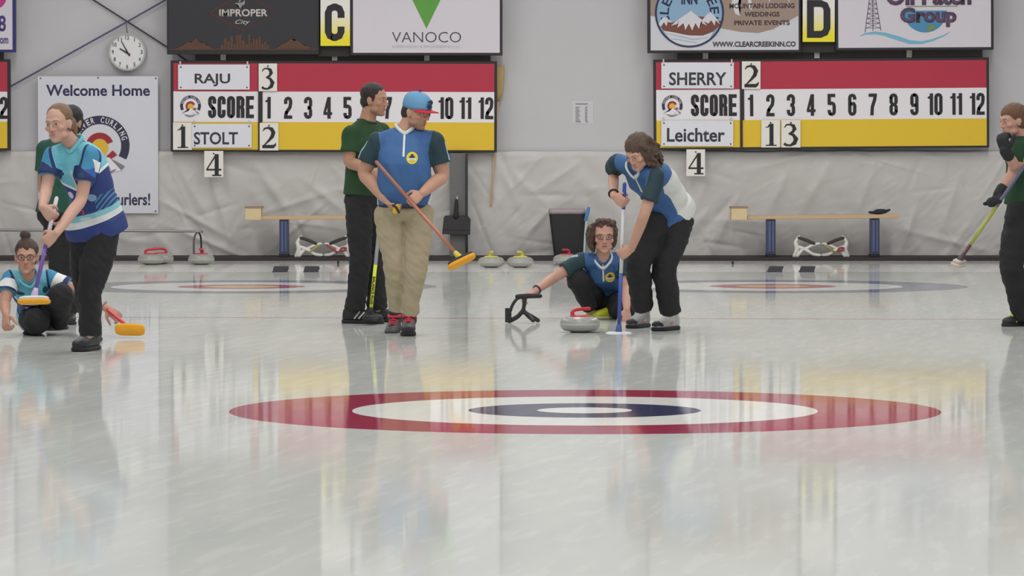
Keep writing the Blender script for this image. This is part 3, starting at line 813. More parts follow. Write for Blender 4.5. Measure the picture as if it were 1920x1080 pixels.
# gloves lying on the right bench
t = thing('glove', 'dark pair of gloves lying on the right bench', 'gloves', at(1648, 402, YC+0.15))
bm = BM(); c = at(1648, 399.5, YC+0.2)
zb = at(1648, 402.4, YC+0.10).z
c.z = zb + 0.026
blob(bm, c, V((.10,0,.004)), V((0,.05,0)), V((0,0,.024))); blob(bm, c+V((.085,0,.012)), V((.05,0,.018)), V((0,.03,0)), V((0,0,.018))); blob(bm, c+V((-.08,.01,-.004)), V((.045,0,-.004)), V((0,.04,0)), V((0,0,.016)))
blob(bm, c+V((.02,0,.02)), V((.07,0,0)), V((0,.04,0)), V((0,0,.018)))
part('fabric', baked(bm, .006, 2), mat('glove_dark', (42, 46, 58), 0.9, bump=.3), t, True)

# white plastic delivery stabilizers standing in mirrored pairs under the benches
def stabilizer(cx, mir, Y, label, stripe, mark):
    def X(x): return cx + mir*x
    t = thing('stabilizer', label, 'stabilizer', at(X(22), 483, Y), 'white delivery stabilizers under the benches')
    wm = mat('white_plastic', (222, 220, 214), 0.4)
    bm = BM(); S = Y
    def bar(pts, r): tube(bm, [at(X(x), y, S) for x, y in pts], [q*S/F for q in r], 10)
    bar([(50, 480), (45, 468), (46, 460), (48, 455)], [3.6, 4.2, 4.5, 3.5])
    bar([(48, 455), (44, 448), (40.5, 444)], [3.4, 3.2, 3.0])
    bar([(47, 464), (38, 464), (26, 470), (14, 477), (2, 478.5)], [3.2, 3.6, 3.6, 3.4, 3.0])
    bar([(28, 466), (18, 461), (8, 457.5), (3, 457)], [3.0, 2.8, 2.6, 2.6])
    bar([(34, 468), (44, 480)], [3.2, 3.6])
    bar([(10, 457.5), (17, 456)], [2.4, 2.6])
    part('body', baked(bm, .006, 3), wm, t, True)
    bm = BM(); tube(bm, [at(X(41), 446, S-.01), at(X(28), 450, S-.01), at(X(13), 456.5, S-.01)], [3.0*S/F, 3.2*S/F, 3.0*S/F], 12); part('grip', bm, mat('grip_grey', (62, 58, 58), 0.7), t, True)
    if stripe:
        bm = BM(); tube(bm, [at(X(6), 459.5, S-.022), at(X(26), 473, S-.03)], 1.6*S/F, 8, 1); part('stripe', bm, stripe, t, True)
    if mark:
        bm = BM(); tube(bm, [at(X(x), y, S-.032) for x, y in ((30, 471), (33, 465.5), (38, 464), (42, 465), (40, 469), (35, 470))], 1.5*S/F, 6); part('mark', bm, mat('mark_red', (184, 62, 76), 0.5), t, True)
mr = mat('mark_red', (184, 62, 76), 0.5); my = mat('mark_olive', (176, 164, 84), 0.5)
Ys = YC + 0.10
stabilizer(605, -1, Ys, 'white delivery stabilizer with an olive stripe under the left bench', my, False)
stabilizer(607, 1, Ys+0.11, 'white delivery stabilizer with a red stripe under the left bench', mr, True)
stabilizer(1539, -1, Ys, 'white delivery stabilizer, left one of the pair under the right bench', None, False)
stabilizer(1540, 1, Ys+0.11, 'white delivery stabilizer with an olive stripe under the right bench', my, True)

# low pipe rack
t = thing('pipe_rack', 'low grey pipe rack against the wall at the left', 'rack', at(370, 481, YC+0.2))
pm = mat('pipe_grey', (150, 148, 146), 0.35, 0.4); Y = YC+0.15
bm = BM(); tube(bm, [at(-150, 431, Y), at(150, 432, Y), at(362, 433.5, Y), at(372, 434.5, Y)], .016, 10, 2); part('rail', bm, pm, t, True)
for pts in (((-148, 431), (-152, 441), (-154, 452), (-154, 478)), ((371, 434), (366, 441), (363.5, 452), (363.5, 478)), ((371, 434), (375, 440), (377, 450), (377.5, 473))):
    bm = BM(); dy = 0 if pts[-1][0] < 370 else 0.25
    ps = [at(x, y, Y + dy*i/3) for i, (x, y) in enumerate(pts)]; ps[-1].z = 0.045
    tube(bm, ps, .011, 10); part('leg', bm, mat('pipe_dark', (104, 102, 102), 0.35, 0.4), t, True)

# black waste bin with a bag and a blue-tipped squeegee leaning on it
t = thing('waste_bin', 'tall black waste bin with a pale bag lining behind the crouching woman', 'bin', at(1064, 481, YC+0.3))
Y = YC + 0.12
z0, z1 = 0.0405, at(1064, 401, Y).z
c0 = at(1068, 481, Y); c1 = at(1063.5, 401, Y); hw0 = 29*Y/F; hw1 = 34*Y/F
bm = BM()
def rect(c, z, hw, hd): return (V((c.x, Y+0.17, z)), V((hw, 0, 0)), V((0, hd, 0)), 9)
loft(bm, [rect(c0, z0, hw0*.97, .11), rect(c0, z0+.02, hw0, .12), rect(c1, z1, hw1, .15)], 40); part('tub', bm, mat('bin_black', (30, 29, 32), 0.6), t)
bm = BM(); loft(bm, [rect(c1, z1, hw1*1.01, .155), rect(c1, z1+.03, hw1*1.03, .16), rect(c1, z1+.055, hw1*1.0, .15)], 40)
for v in bm.verts: v.co.z += .006*noise.noise(v.co*18)
part('bag_rim', bm, mat('bag_rim', (160, 146, 150), 0.35, bump=.3), t, True)
t = thing('squeegee', 'squeegee with blue end leaning on the black waste bin', 'squeegee', at(1094, 440, YC+0.1))
Y = YC+0.06
bm = BM(); tube(bm, [at(1095, 481, Y), at(1097, 440, Y), at(1099.5, 412, Y+.02)], .012, 8, 1); part('handle', bm, mat('pale_green_handle', (176, 196, 188), 0.5), t, True)
bm = BM(); tube(bm, [at(1098, 413, Y+.02), at(1103.5, 391, Y+.03)], .02, 10, 1); part('end', bm, mat('squeegee_blue', (66, 124, 178), 0.5), t, True)

# hacks on the ice
def hack(x, label):
    c = ice(x, 510)
    t = thing('hack', label, 'hack', c, 'rubber foot hacks on the far ice')
    bm = BM(); w2 = 14.2*c.y/F
    x0, x1, y0, y1 = c.x-w2, c.x+w2*.86, c.y, c.y+.17
    vs = [(x0, y0, .002), (x1, y0, .002), (x1, y1, .002), (x0, y1, .002), (x0+.015, y0+.015, .062), (x1+.02, y0+.015, .062), (x1+.02, y1, .034), (x0+.015, y1, .034)]
    vs = [bm.verts.new(v) for v in vs]
    for f in ((0,1,2,3),(4,5,6,7),(0,1,5,4),(1,2,6,5),(2,3,7,6),(3,0,4,7)): bm.faces.new([vs[i] for i in f])
    bevel(bm, .006, 2); part('pad', bm, mat('hack_rubber', (62, 58, 64), 0.85, bump=.3, bscale=90), t)
    bm = BM(); hexa(bm, (x0-.004, y0+.02, .0005), (x1+.004, y1+.03, .006)); part('plate', bm, mat('hack_plate', (70, 68, 72), 0.5, .5), t)
hack(525, 'black rubber hack under the left bench, left one of its pair'); hack(583, 'black rubber hack under the left bench, right one of its pair')
hack(1454, 'black rubber hack below the right bench, left one of its pair'); hack(1514, 'black rubber hack below the right bench, right one of its pair')

# ================================================================ curling stones
GR = mat('granite', (150, 152, 146), 0.3, var=0.28, scale=160)
GB = mat('granite_band', (168, 168, 162), 0.6, var=0.22, scale=200)
def stone(pos, hm, label, rz, grp='curling stones'):
    x, y = pos.x, pos.y
    t = thing('curling_stone', label, 'curling stone', (x, y, 0), grp)
    c = V((x, y, 0)); R = .1435
    bm = BM(); lathe(bm, [(.055, .0008), (.064, .0), (.075, .006), (.115, .014), (R*.95, .03), (R, .046), (R, .07), (R*.95, .088), (.118, .104), (.085, .114), (.05, .117)], c, 48)
    part('body', bm, GR, t, True)
    bm = BM(); lathe(bm, [(R-.004, .047), (R+.0012, .05), (R+.0012, .066), (R-.004, .069)], c, 48); part('striking_band', bm, GB, t, True)
    u = V((cos(rz), sin(rz), 0))
    bm = BM(); lathe(bm, [(.075, .110), (.078, .116), (.07, .123), (.03, .126)], c, 32)
    tube(bm, [c+u*.055+V((0,0,.118)), c+u*.062+V((0,0,.14)), c+u*.048+V((0,0,.158)), c+u*.01+V((0,0,.166)), c-u*.075+V((0,0,.169))], [.016, .014, .013, .0125, .012], 12)
    part('handle', bm, hm, t, True)
    return t
HR = mat('handle_red', (196, 40, 58), 0.35); HY = mat('handle_yellow', (222, 206, 30), 0.35)
stone(ice(1087.5, 623), HR, 'curling stone with a red handle gliding ahead of the crouching woman', radians(205), None)
stone(ice(283, 496), HR, 'red handled curling stone at the left end of the far left trio', pi)
stone(ice(301, 494.5), HR, 'middle red handled curling stone of the far left trio, partly overlapped', 0)
stone(ice(377.5, 496), HR, 'red handled curling stone standing apart, right of the far left trio', radians(80))
stone(ice(921, 501.5), HY, 'yellow handled curling stone nearest the raised broom pad', radians(100))
stone(ice(975.5, 501.5), HY, 'yellow handled curling stone, right one of its pair', radians(70))
stone(ice(1062, 497), HR, 'curling stone mostly hidden behind the crouching woman\'s arm', radians(60))
# black delivery aid
t = thing('delivery_aid', 'black delivery stabilizer under the crouching woman\'s outstretched hand', 'stabilizer', ice(980, 606))
YA = ice(980, 606).y
def dp(x, y, d=0): return at(x, y, YA+d)
bm = BM()
def bar(pts, r): tube(bm, [dp(*p) for p in pts], r, 10)
bar([(984, 556), (983, 570), (981, 583)], [.018, .016, .016])
bar([(981, 582), (970, 594), (955, 602)], .018); bar([(981, 582), (990, 592), (1000, 601, -.1)], .017); bar([(984, 586), (998, 594), (1009, 601, .05)], .017); bar([(984, 556), (970, 560), (961, 572), (957, 583)], .013)
frame_bm = bm
part('frame', baked(bm, .007, 2), mat('aid_black', (36, 35, 38), 0.5), t, True)
bm = BM(); pbox(bm, 947, 578, 959, 604.5, YA-.03, .07); bevel(bm, .006, 2); part('foot', bm, BLACK, t)
bm = BM(); tube(bm, [dp(970, 556), dp(990, 555), dp(1013, 555)], [.017, .019, .016], 12); part('grip', bm, mat('aid_grip', (44, 42, 46), 0.8), t, True)

# ================================================================ brooms
def curl_broom(label, p, q, segs, head, pads, pm, grp='curling brooms', r=.0135, ball=None):
    """p upper end, q lower end of the shaft; segs colour bands along it; head direction (unit) and pad colours"""
    t = thing('curling_broom', label, 'broom', q, grp)
    d = q-p
    for a, b, m, nm in segs:
        bm = BM(); tube(bm, [p+d*a, p+d*b], r, 12, 1, a == 0); part(nm, bm, m, t, True)
    u, nrm = head     # long axis and the direction the pad faces
    w_ = u.cross(nrm).normalized()
    bm = BM(); tube(bm, [q-d.normalized()*.05, q+nrm*.004], [.016, .026], 12); part('ferrule', bm, pads[2], t, True)
    bm = BM(); loft(bm, [(q+nrm*.0, u*.07, w_*.03, 4), (q+nrm*.004, u*.092, w_*.036, 4), (q+nrm*.020, u*.098, w_*.038, 4)], 28); part('head', bm, pads[0], t, True)
    bm = BM(); loft(bm, [(q+nrm*.020, u*.098, w_*.038, 4), (q+nrm*.026, u*.105, w_*.043, 4), (q+nrm*.040, u*.104, w_*.043, 4), (q+nrm*.046, u*.095, w_*.036, 4)], 28); part('pad', bm, pads[1], t, True)
    return t
ORP = mat("pad_orange", (226, 160, 40), 0.85)

# ================================================================ people
def head_axes(face, up=V((0,0,1))):
    f = V(face).normalized(); u = V(up)
    u = (u - f*u.dot(f)).normalized()
    return u.cross(f), f, u         # x runs from the person's right to the left
def head_shapes(bm, c, ax, s=1.0, female=False, open_mouth=False):
    X, Yv, Z = ax
    X, Yv, Z = X*s, Yv*s, Z*s
    def P(x, y, z): return c + X*x + Yv*y + Z*z
    def B(x, y, z, rx, ry, rz, n=16): blob(bm, P(x, y, z), X*rx, Yv*ry, Z*rz, n)
    B(0, -.014, .036, .0765, .097, .083, 24)
    k = 0.89 if female else 1.0
    secs = []
    for z, w_, yf, yb in ((.085, .050, .060, -.04), (.06, .062, .078, -.05), (.03, .0675, .087, -.05), (.012, .068, .084, -.05), (-.012, .0675, .080, -.045), (-.03, .066, .083, -.04), (-.055, .060*k, .083, -.035), (-.08, .052*k, .081, -.02), (-.1, .042*k, .079, .0), (-.115, .028*k, .074, .02), (-.121, .014, .066, .035)):
        secs.append((P(0, (yf+yb)/2, z), X*w_, Yv*(yf-yb)/2, 2.3))
    loft(bm, secs, 28)
    tube(bm, [P(0, .081, .016), P(0, .094, -.010), P(0, (.101 if female else .105), -.033)], [s*.008, s*.0095, s*(.0108 if female else .0125)], 10)
    B(.012, .092, -.037, .0095, .011, .0085, 10); B(-.012, .092, -.037, .0095, .011, .0085, 10)
    tube(bm, [P(-.05, .066, .018), P(-.025, .084, .0245), P(0, .086, .019), P(.025, .084, .0245), P(.05, .066, .018)], [s*.009]*5, 8)
    for q in (-1, 1):
        B(q*.044, .058, -.026, .024, .024, .020)
        B(q*.031, .073, .0, .0145, .0125, .0115, 12)
        B(q*.076, -.008, -.012, .009, .019, .032, 12); B(q*.082, -.014, -.004, .006, .016, .022, 10)
        B(q*.05*k, .02, -.075, .018, .035, .022)
    B(0, .084, -.0615, .023, .0085, .0055, 12)
    B(0, .083, -.0725 - (.004 if open_mouth else 0), .020, .009, .0065, 12)
    B(0, .072, -.104, .021, .018, .016, 12)
def skin_mat(name, rgb, hairc, stubble=0.0, lips=(168, 104, 98), glasses=False, open_mouth=False):
    m, nt, p = newmat(name)
    x, y, z = attr_xyz(nt, 'headco')
    n = noise_tex(nt, 14, 4)
    col = mixc(nt, n.outputs['Fac'], lin(tuple(q*.94 for q in rgb)), lin(rgb))
    near = (x.abs() < 0.2) * (z.abs() < 0.2) * (y > 0.03)
    ax = x.abs()
    blush = ((ax - .042)*(ax - .042) + (z + .028)*(z + .028)).sqrt()
    col = mixc(nt, ((blush * -30.0) + 1.0).max(0.0) * near * 0.22, col, lin((196, 112, 100)))
    nose = (x*x + (z + .034)*(z + .034)).sqrt()
    col = mixc(nt, ((nose * -40.0) + 1.0).max(0.0) * near * 0.2, col, lin((196, 116, 104)))
    if stubble:
        low = ((z * -22.0) - 0.75).max(0.0).min(1.0)
        col = mixc(nt, low * (y > -0.01) * (z > -0.16) * (x.abs() < 0.2) * stubble, col, lin(hairc))
    col = mixc(nt, ell(x, z, 0, -.0615, .023, .0052) * near * 0.45, col, lin(lips))
    col = mixc(nt, ell(x, z, 0, -.0735, .019, .0062) * near * 0.45, col, lin(lips))
    col = mixc(nt, ell(x, z, 0, -.0668, .019, .0046 if open_mouth else .0014) * near * 0.7, col, lin((70, 34, 34)))
    brow = ell(ax, z + (ax - .031)*(ax - .031)*9.0, .031, .0225, .0185, .0042) * near
    col = mixc(nt, brow * 0.5, col, lin(hairc))
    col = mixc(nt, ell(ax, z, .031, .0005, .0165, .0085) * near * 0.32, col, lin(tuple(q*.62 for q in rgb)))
    col = mixc(nt, ell(ax, z, .031, -.0005, .0135, .0055) * near, col, lin((186, 172, 164)))
    col = mixc(nt, ell(ax, z, .031, 0, .0056, .0058) * near, col, lin((58, 46, 40)))
    nost = ell(ax, z, .0065, -.0435, .0035, .0025) * near
    col = mixc(nt, nost * 0.5, col, lin((92, 48, 44)))
    nt.links.new(col, p.inputs['Base Color'])
    p.inputs['Roughness'].default_value = 0.55
    p.inputs['Specular IOR Level'].default_value = 0.35
    p.inputs['Subsurface Weight'].default_value = 0.0
    return m
def hand_shapes(bm, wr, d, n, ts, curl, s=1.0, thumb=35, spread=0.0):
    """palm and five fingers: d towards the fingers, n out of the palm, ts = +1/-1 side of the thumb"""
    d = V(d).normalized(); n = V(n); n = (n - d*n.dot(d)).normalized(); t = d.cross(n)*ts
    loft(bm, [(wr - d*.015*s, t*.026*s, n*.020*s), (wr + d*.01*s, t*.029*s, n*.018*s), (wr + d*.045*s, t*.038*s, n*.0155*s, 2.6), (wr + d*.078*s, t*.041*s, n*.013*s, 2.8), (wr + d*.094*s, t*.038*s, n*.009*s, 2.6)], 18)
    blob(bm, wr + d*.035*s + t*.022*s + n*.008*s, d*.030*s, t*.016*s, n*.014*s, 12)
    cs = curl if isinstance(curl, (list, tuple)) else [curl]*4
    for i, (off, L) in enumerate(((.031, .076), (.0105, .084), (-.0105, .079), (-.031, .062))):
        base = wr + d*.086*s + t*off*s; a = 0; p = [base - d*.012*s, base]; dd = (d + t*off*spread*10).normalized()
        for j, fr in enumerate((.46, .30, .24)):
            a += radians(cs[i])*(0.75 if j == 0 else 1.0)
            base = base + (dd*cos(a) + n*sin(a))*L*fr*s; p.append(base)
        tube(bm, p, [.0098*s, .0096*s, .0088*s, .0082*s, .0070*s], 10, 2)
    b = wr + d*.022*s + t*.026*s + n*.004*s
    td = (d*.62 + t*.78).normalized(); q1 = b + td*.040*s; td2 = (d*.85 + t*.25 + n*sin(radians(thumb))*1.1).normalized(); q2 = q1 + td2*.032*s; q3 = q2 + (td2 + n*.3*sin(radians(thumb))).normalized()*.026*s
    if cs[0] > 70:      # thumb closed over the shaft
        q1 = b + (d*.45 + t*.55 + n*.45).normalized()*.040*s; q2 = q1 + (d*.55 + n*.8 - t*.1).normalized()*.032*s; q3 = q2 + (n*.6 - t*.35 + d*.3).normalized()*.024*s
    tube(bm, [b, q1, q2, q3], [.014*s, .0115*s, .0105*s, .0085*s], 10, 2)
def shoe(parent, g, yaw, ups, sole, s=1.0, pitch=0.0, extra=None, name='shoe'):
    """g = point under the ankle on the ground, yaw = direction of the toes (x, y)"""
    f = V((yaw[0], yaw[1], 0)).normalized(); u = V((0,0,1)); r = f.cross(u)
    if pitch:
        M = Matrix.Rotation(pitch, 3, r); f = M @ f; u = M @ u
    f, u, r = f*s, u*s, r*s
    bm = BM(); secs = []
    for x, w_, h in ((-.088, .016, .055), (-.080, .028, .082), (-.055, .034, .098), (-.02, .036, .104), (.02, .037, .098), (.06, .040, .078), (.105, .044, .062), (.145, .043, .054), (.172, .034, .046), (.186, .018, .036)):
        secs.append((g + f*x + u*(.014 + h/2*.98), r*w_, u*(h/2), 2.6))
    loft(bm, secs, 24)
    tube(bm, [g + u*.08 - f*.02, g + u*.125 - f*.025], [.047*s, .045*s], 14, 1)
    o = part(name, baked(bm, .007, 3), ups, parent, True)
    bm = BM(); secs = []
    for x, w_ in ((-.092, .016), (-.082, .030), (-.05, .036), (0, .035), (.05, .040), (.11, .047), (.15, .046), (.178, .035), (.192, .016)):
        secs.append((g + f*x + u*.0125, r*w_, u*.0125, 5))
    loft(bm, secs, 20); part('sole', bm, sole, o, True)
    if extra: extra(o, g, f, r, u)
    return o
def hair_noise(m, amp, sc, aniso=(1, 1, .35)):
    def f(c):
        q = V((c.x*sc*aniso[0], c.y*sc*aniso[1], c.z*sc*aniso[2]))
        return amp*(noise.noise(q) + .6*noise.noise(q*2.3))
    puff(m, f)
def hair_mat(name, rgb, rgb2=None):
    if name in MATS: return MATS[name]
    m = mat(name, rgb, 0.5, var=0.45, scale=70, bump=0.8, bscale=110, spec=0.4, scl=(1.6, 1.6, .25))
    return m
def humanoid(name, label, root, J, o):
    """J: joints in world space. Keys: N (neck base), P (pelvis), SA SB (shoulders), EA EB (elbows), WA WB (wrists),
    HA HB (hips), KA KB (knees), AA AB (ankles), HD (head centre). A is the person's right, B the left."""
    fem = o.get('female', False); bs = o.get('bulk', 1.0)
    t = thing(name, label, 'person', root)
    N, P = J['N'], J['P']
    upv = (N-P).normalized(); latS = (J['SB']-J['SA']).normalized(); latH = (J['HB']-J['HA']).normalized()
    L = (N-P).length
    bend = o.get('bend', V((0,0,0)))
    def spine(q): return P + (N-P)*q + bend*(4*q*(1-q) if 0 < q < 1 else 0)
    def lat(q):
        q = min(1, max(0, q)); l = latH*(1-q) + latS*q
        return (l - upv*l.dot(upv)).normalized()
    ax_hd = head_axes(o['face'], o.get('hup', (0,0,1)))
    # ---- torso profile: (position along the spine, half width, half depth, forward shift)
    if fem: prof = [(-.20, .10, .085, 0), (-.1, .160, .118, -.01), (0, .172, .122, -.012), (.18, .152, .108, -.004), (.36, .134, .098, 0), (.55, .145, .108, .012), (.72, .152, .118, .018), (.86, .132, .092, .004), (.96, .080, .066, -.004), (1.02, .060, .058, 0)]
    else: prof = [(-.20, .10, .085, 0), (-.1, .152, .112, -.008), (0, .160, .116, -.008), (.18, .155, .112, 0), (.36, .153, .112, .006), (.55, .162, .118, .010), (.72, .170, .122, .012), (.86, .148, .100, .002), (.96, .088, .072, -.004), (1.02, .066, .062, 0)]
    if o.get('belly'): prof = [(a, b + (.022 if .1 < a < .5 else .008), c + (o['belly'] if .1 < a < .6 else 0), d + (o['belly']*.7 if .1 < a < .6 else 0)) for a, b, c, d in prof]
    def torso(bm, inf, q0, q1, flat=False):
        secs = []
        qs = [p for p in prof if q0 <= p[0] <= q1]
        for q, hw, hd, sh in qs:
            l = lat(q); f = l.cross(upv)
            secs.append((spine(q) + f*sh, l*(hw*bs+inf), f*(hd*bs+inf), 2.3))
        loft(bm, secs, 28)
        for S in (J['SA'], J['SB']):
            if q1 > .9: tube(bm, [spine(.955), spine(.94)*.45 + S*.55, S], [.045+inf, (.046 if fem else .050)+inf, (.044 if fem else .050)*bs+inf], 14, 3)
            if q1 > .9: tube(bm, [spine(.74), S*.75 + spine(.74)*.25], [.085+inf, (.052 if fem else .062)*bs+inf], 14, 1)
    ar = [.046, .045, .039, .040, .035, .026] if fem else [.054, .053, .045, .046, .040, .029]
    ar = [x*o.get('arm', 1.0) for x in ar]
    def arm(bm, S, El, W, inf=0.0, upto=None):
        r = [x + inf for x in ar]
        if upto is None: tube(bm, [S, S*.45 + El*.55, El, El*.68 + W*.32, El*.35 + W*.65, W], r, 16, 3)
        else:
            e = S + (El-S)*upto; m_ = S + (El-S)*upto*.5
            tube(bm, [S, m_, e, e + (El-S).normalized()*.012], [r[0], r[0]*1.03, r[1]*1.08 + .004, r[1]*1.08 + .004], 18, 2, False)
            blob(bm, S, V((r[0],0,0)), V((0,r[0],0)), V((0,0,r[0])))
    lr = [.066, .070, .060, .057, .040] if fem else [.068, .072, .060, .057, .042]
    lr = [x*bs for x in lr]
    def leg(bm, H, K, A, r):
        tube(bm, [H, H*.5 + K*.5, K, K*.6 + A*.4, A], r, 18, 3)
    # ---- the body, one continuous skin
    bm = BM(); torso(bm, -.028, -.2, 1.02)
    for S, El, W in (('SA','EA','WA'), ('SB','EB','WB')): arm(bm, J[S], J[El], J[W])
    for H, K, A in (('HA','KA','AA'), ('HB','KB','AB')): leg(bm, J[H], J[K], J[A], [x-.012 for x in lr])
    hd = J['HD']
    nk = hd - ax_hd[2]*.075 - ax_hd[1]*.028
    tube(bm, [spine(.95), spine(1.02)*.6 + nk*.4, nk + ax_hd[2]*.02], [.060 if fem else .07, .051 if fem else .060, .052 if fem else .062], 18, 3)
    head_shapes(bm, hd, ax_hd, o.get('hs', 1.0), fem, o.get('open', False))
    for h in o.get('hands', []): hand_shapes(bm, *h)
    body = baked(bm, .0055, 3)
    X, Yv, Z = ax_hd; hs = o.get('hs', 1.0)
    attr_axes(body, 'headco', hd, (X, Yv, Z), hs)
    part('body', body, o['skin'], t, True)
    # ---- shirt
    lt = lat(.6); ft = lt.cross(upv)
    def tp(c): q = c-P; return (q.dot(lt), q.dot(upv), q.dot(ft))
    def sleeve_vals(mesh):
        c = coords(mesh); best = np.full(len(c), -1.0); pos = np.full(len(c), -1.0)
        for S, El, sg in ((J['SA'], J['EA'], -1), (J['SB'], J['EB'], 1)):
            s_ = np.array(S); e = np.array(El) - s_; k = np.clip(((c-s_) @ e)/(e @ e), 0, 1)
            dist = np.linalg.norm(c - s_ - k[:, None]*e, axis=1)
            u = ((c-s_) @ np.array(lt))*sg + .022 + ((c-s_) @ (e/np.linalg.norm(e)))*.22
            val = np.minimum(np.maximum(u, k*np.linalg.norm(e) - .09), (ar[0]*1.12 + .028) - dist)
            pos = np.where(val > best, k*np.linalg.norm(e), pos); best = np.maximum(best, val)
        return best, pos
    if o.get('shirt'):
        bm = BM(); hem = o.get('hem', -.13)
        l = lat(0); f = l.cross(upv)
        torso(bm, .016, hem if hem > -.1 else -.1, .97)
        if hem < -.1: loft(bm, [(spine(hem) , l*(.196*bs+.010), f*(.146*bs+.012), 2.3), (spine(-.06), l*(.196*bs+.010), f*(.146*bs+.012), 2.3), (spine(.05), l*(.184*bs+.008), f*(.136*bs+.006), 2.3)], 28)
        for S, El in (('SA','EA'), ('SB','EB')): arm(bm, J[S], J[El], None, .017, o.get('sl', .58))
        sh = baked(bm, .0075, 3)
        def folds(c):      # soft cloth folds
            q = tp(c); return .009*noise.noise(V((q[0]*7 + q[1]*6, q[1]*4 - q[2]*5, 2))) + .006*noise.noise(V((q[0]*16, q[1]*11 + q[0]*9, q[2]*9)))
        puff(sh, folds)
        attr_axes(sh, 'torso', P, (lt, upv, ft)); sv, ap = sleeve_vals(sh); attr_val(sh, 'sleeve', sv); attr_val(sh, 'armpos', ap)
        st = part('shirt', sh, o['shirt'], t, True)
        if o.get('collar'):
            bm = BM(); fr = lt.cross(upv)
            c0 = spine(.985) + fr*.004; pts = []
            for i in range(25):
                a = radians(-90 + 360*i/24); fz = max(0, -sin(a))
                pts.append(c0 + lt*(.070*cos(a))*(1-.45*fz**2) + fr*(-.068*sin(a) + .012*fz) + upv*(.032 - (o.get('cdrop', .056) if fz > 0 else 0)*fz**1.6))
            for up_ in (0, .012): tube(bm, [q + upv*up_ for q in pts], .0095, 8, 1, False)
            part('collar', baked(bm, .006, 2), o['collar'], t, True)
    # ---- trousers
    if o.get('trousers'):
        bm = BM(); l = lat(0); f = l.cross(upv)
        wq = o.get('waist', .16)
        loft(bm, [(spine(-.2), l*.11, f*.095, 2.2), (spine(-.1), l*(.160*bs+.008), f*(.120*bs+.006), 2.3), (spine(0), l*(.166*bs), f*(.121*bs), 2.3), (spine(max(.03, wq*.4)), l*(.158*bs), f*(.113*bs), 2.3), (spine(wq), l*(.140*bs), f*(.096*bs), 2.3)], 28)
        tr = o.get('tr', [.098, .090, .072, .070, .066])
        tr = [x*bs for x in tr]
        for H, K, A in (('HA','KA','AA'), ('HB','KB','AB')):
            d = (J[A]-J[K]).normalized()
            hk = (J[H]-J[K]).normalized()
            pts = [J[H] + hk*.075, J[H] + hk*.045, J[H], J[H]*.5+J[K]*.5, J[K], J[K]*.6+J[A]*.4, J[A] + d*o.get('cuff', .01)]
            tube(bm, pts, [tr[0]*.45, tr[0]*.75] + tr, 20, 3, False)
            if o.get('knee'): blob(bm, J[K], *[v*tr[2]*1.1 for v in (V((1,0,0)), V((0,1,0)), V((0,0,1)))])
        mm = baked(bm, .0085, 3)
        puff(mm, lambda c: .010*noise.noise(V((c.x*9, c.y*9, c.z*13))) + .007*noise.noise(V((c.x*20, c.y*20, c.z*30 + c.x*20))))
        part('trousers', mm, o['trousers'], t, True)
    J['_sp'] = spine; J['_ax'] = ax_hd; J['_lat'] = lt; J['_up'] = upv; J['_f'] = ft; J['_t'] = t
    return t
def hair_shell(bm, hd, ax, s=1.0, low=0.0, vol=1.0, front=.062):
    X, Y, Z = [v*s for v in ax]
    def P(x, y, z): return hd + X*x + Y*y + Z*z
    blob(bm, P(0, -.022, .046), X*.084*vol, Y*(front+.022+.018), Z*.085*vol, 24, 14)
    blob(bm, P(0, -.052, -.012 - low*.3), X*.076*vol, Y*.062*vol, Z*(.072 + low), 20, 12)
    return P
def glasses(parent, hd, ax, m, s=1.0):
    X, Y, Z = [v*s for v in ax]
    bm = BM()
    for q in (-1, 1):
        c = hd + X*.031*q + Y*.094
        pts = [c + X*(.024*math.copysign(abs(cos(a))**.7, cos(a))) + Z*(.017*math.copysign(abs(sin(a))**.7, sin(a))) - Y*.006*abs(cos(a)) for a in [2*pi*i/20 for i in range(21)]]
        tube(bm, pts, .0024, 6, 1, False)
        tube(bm, [hd + X*.055*q + Y*.088 + Z*.006, hd + X*.072*q + Y*.06 + Z*.006, hd + X*.080*q - Y*.01 + Z*.006], .0024, 6, 1)
    tube(bm, [hd - X*.008 + Y*.098 + Z*.004, hd + X*.008 + Y*.098 + Z*.004], .0024, 6, 1)
    part('glasses', bm, m, parent, True)

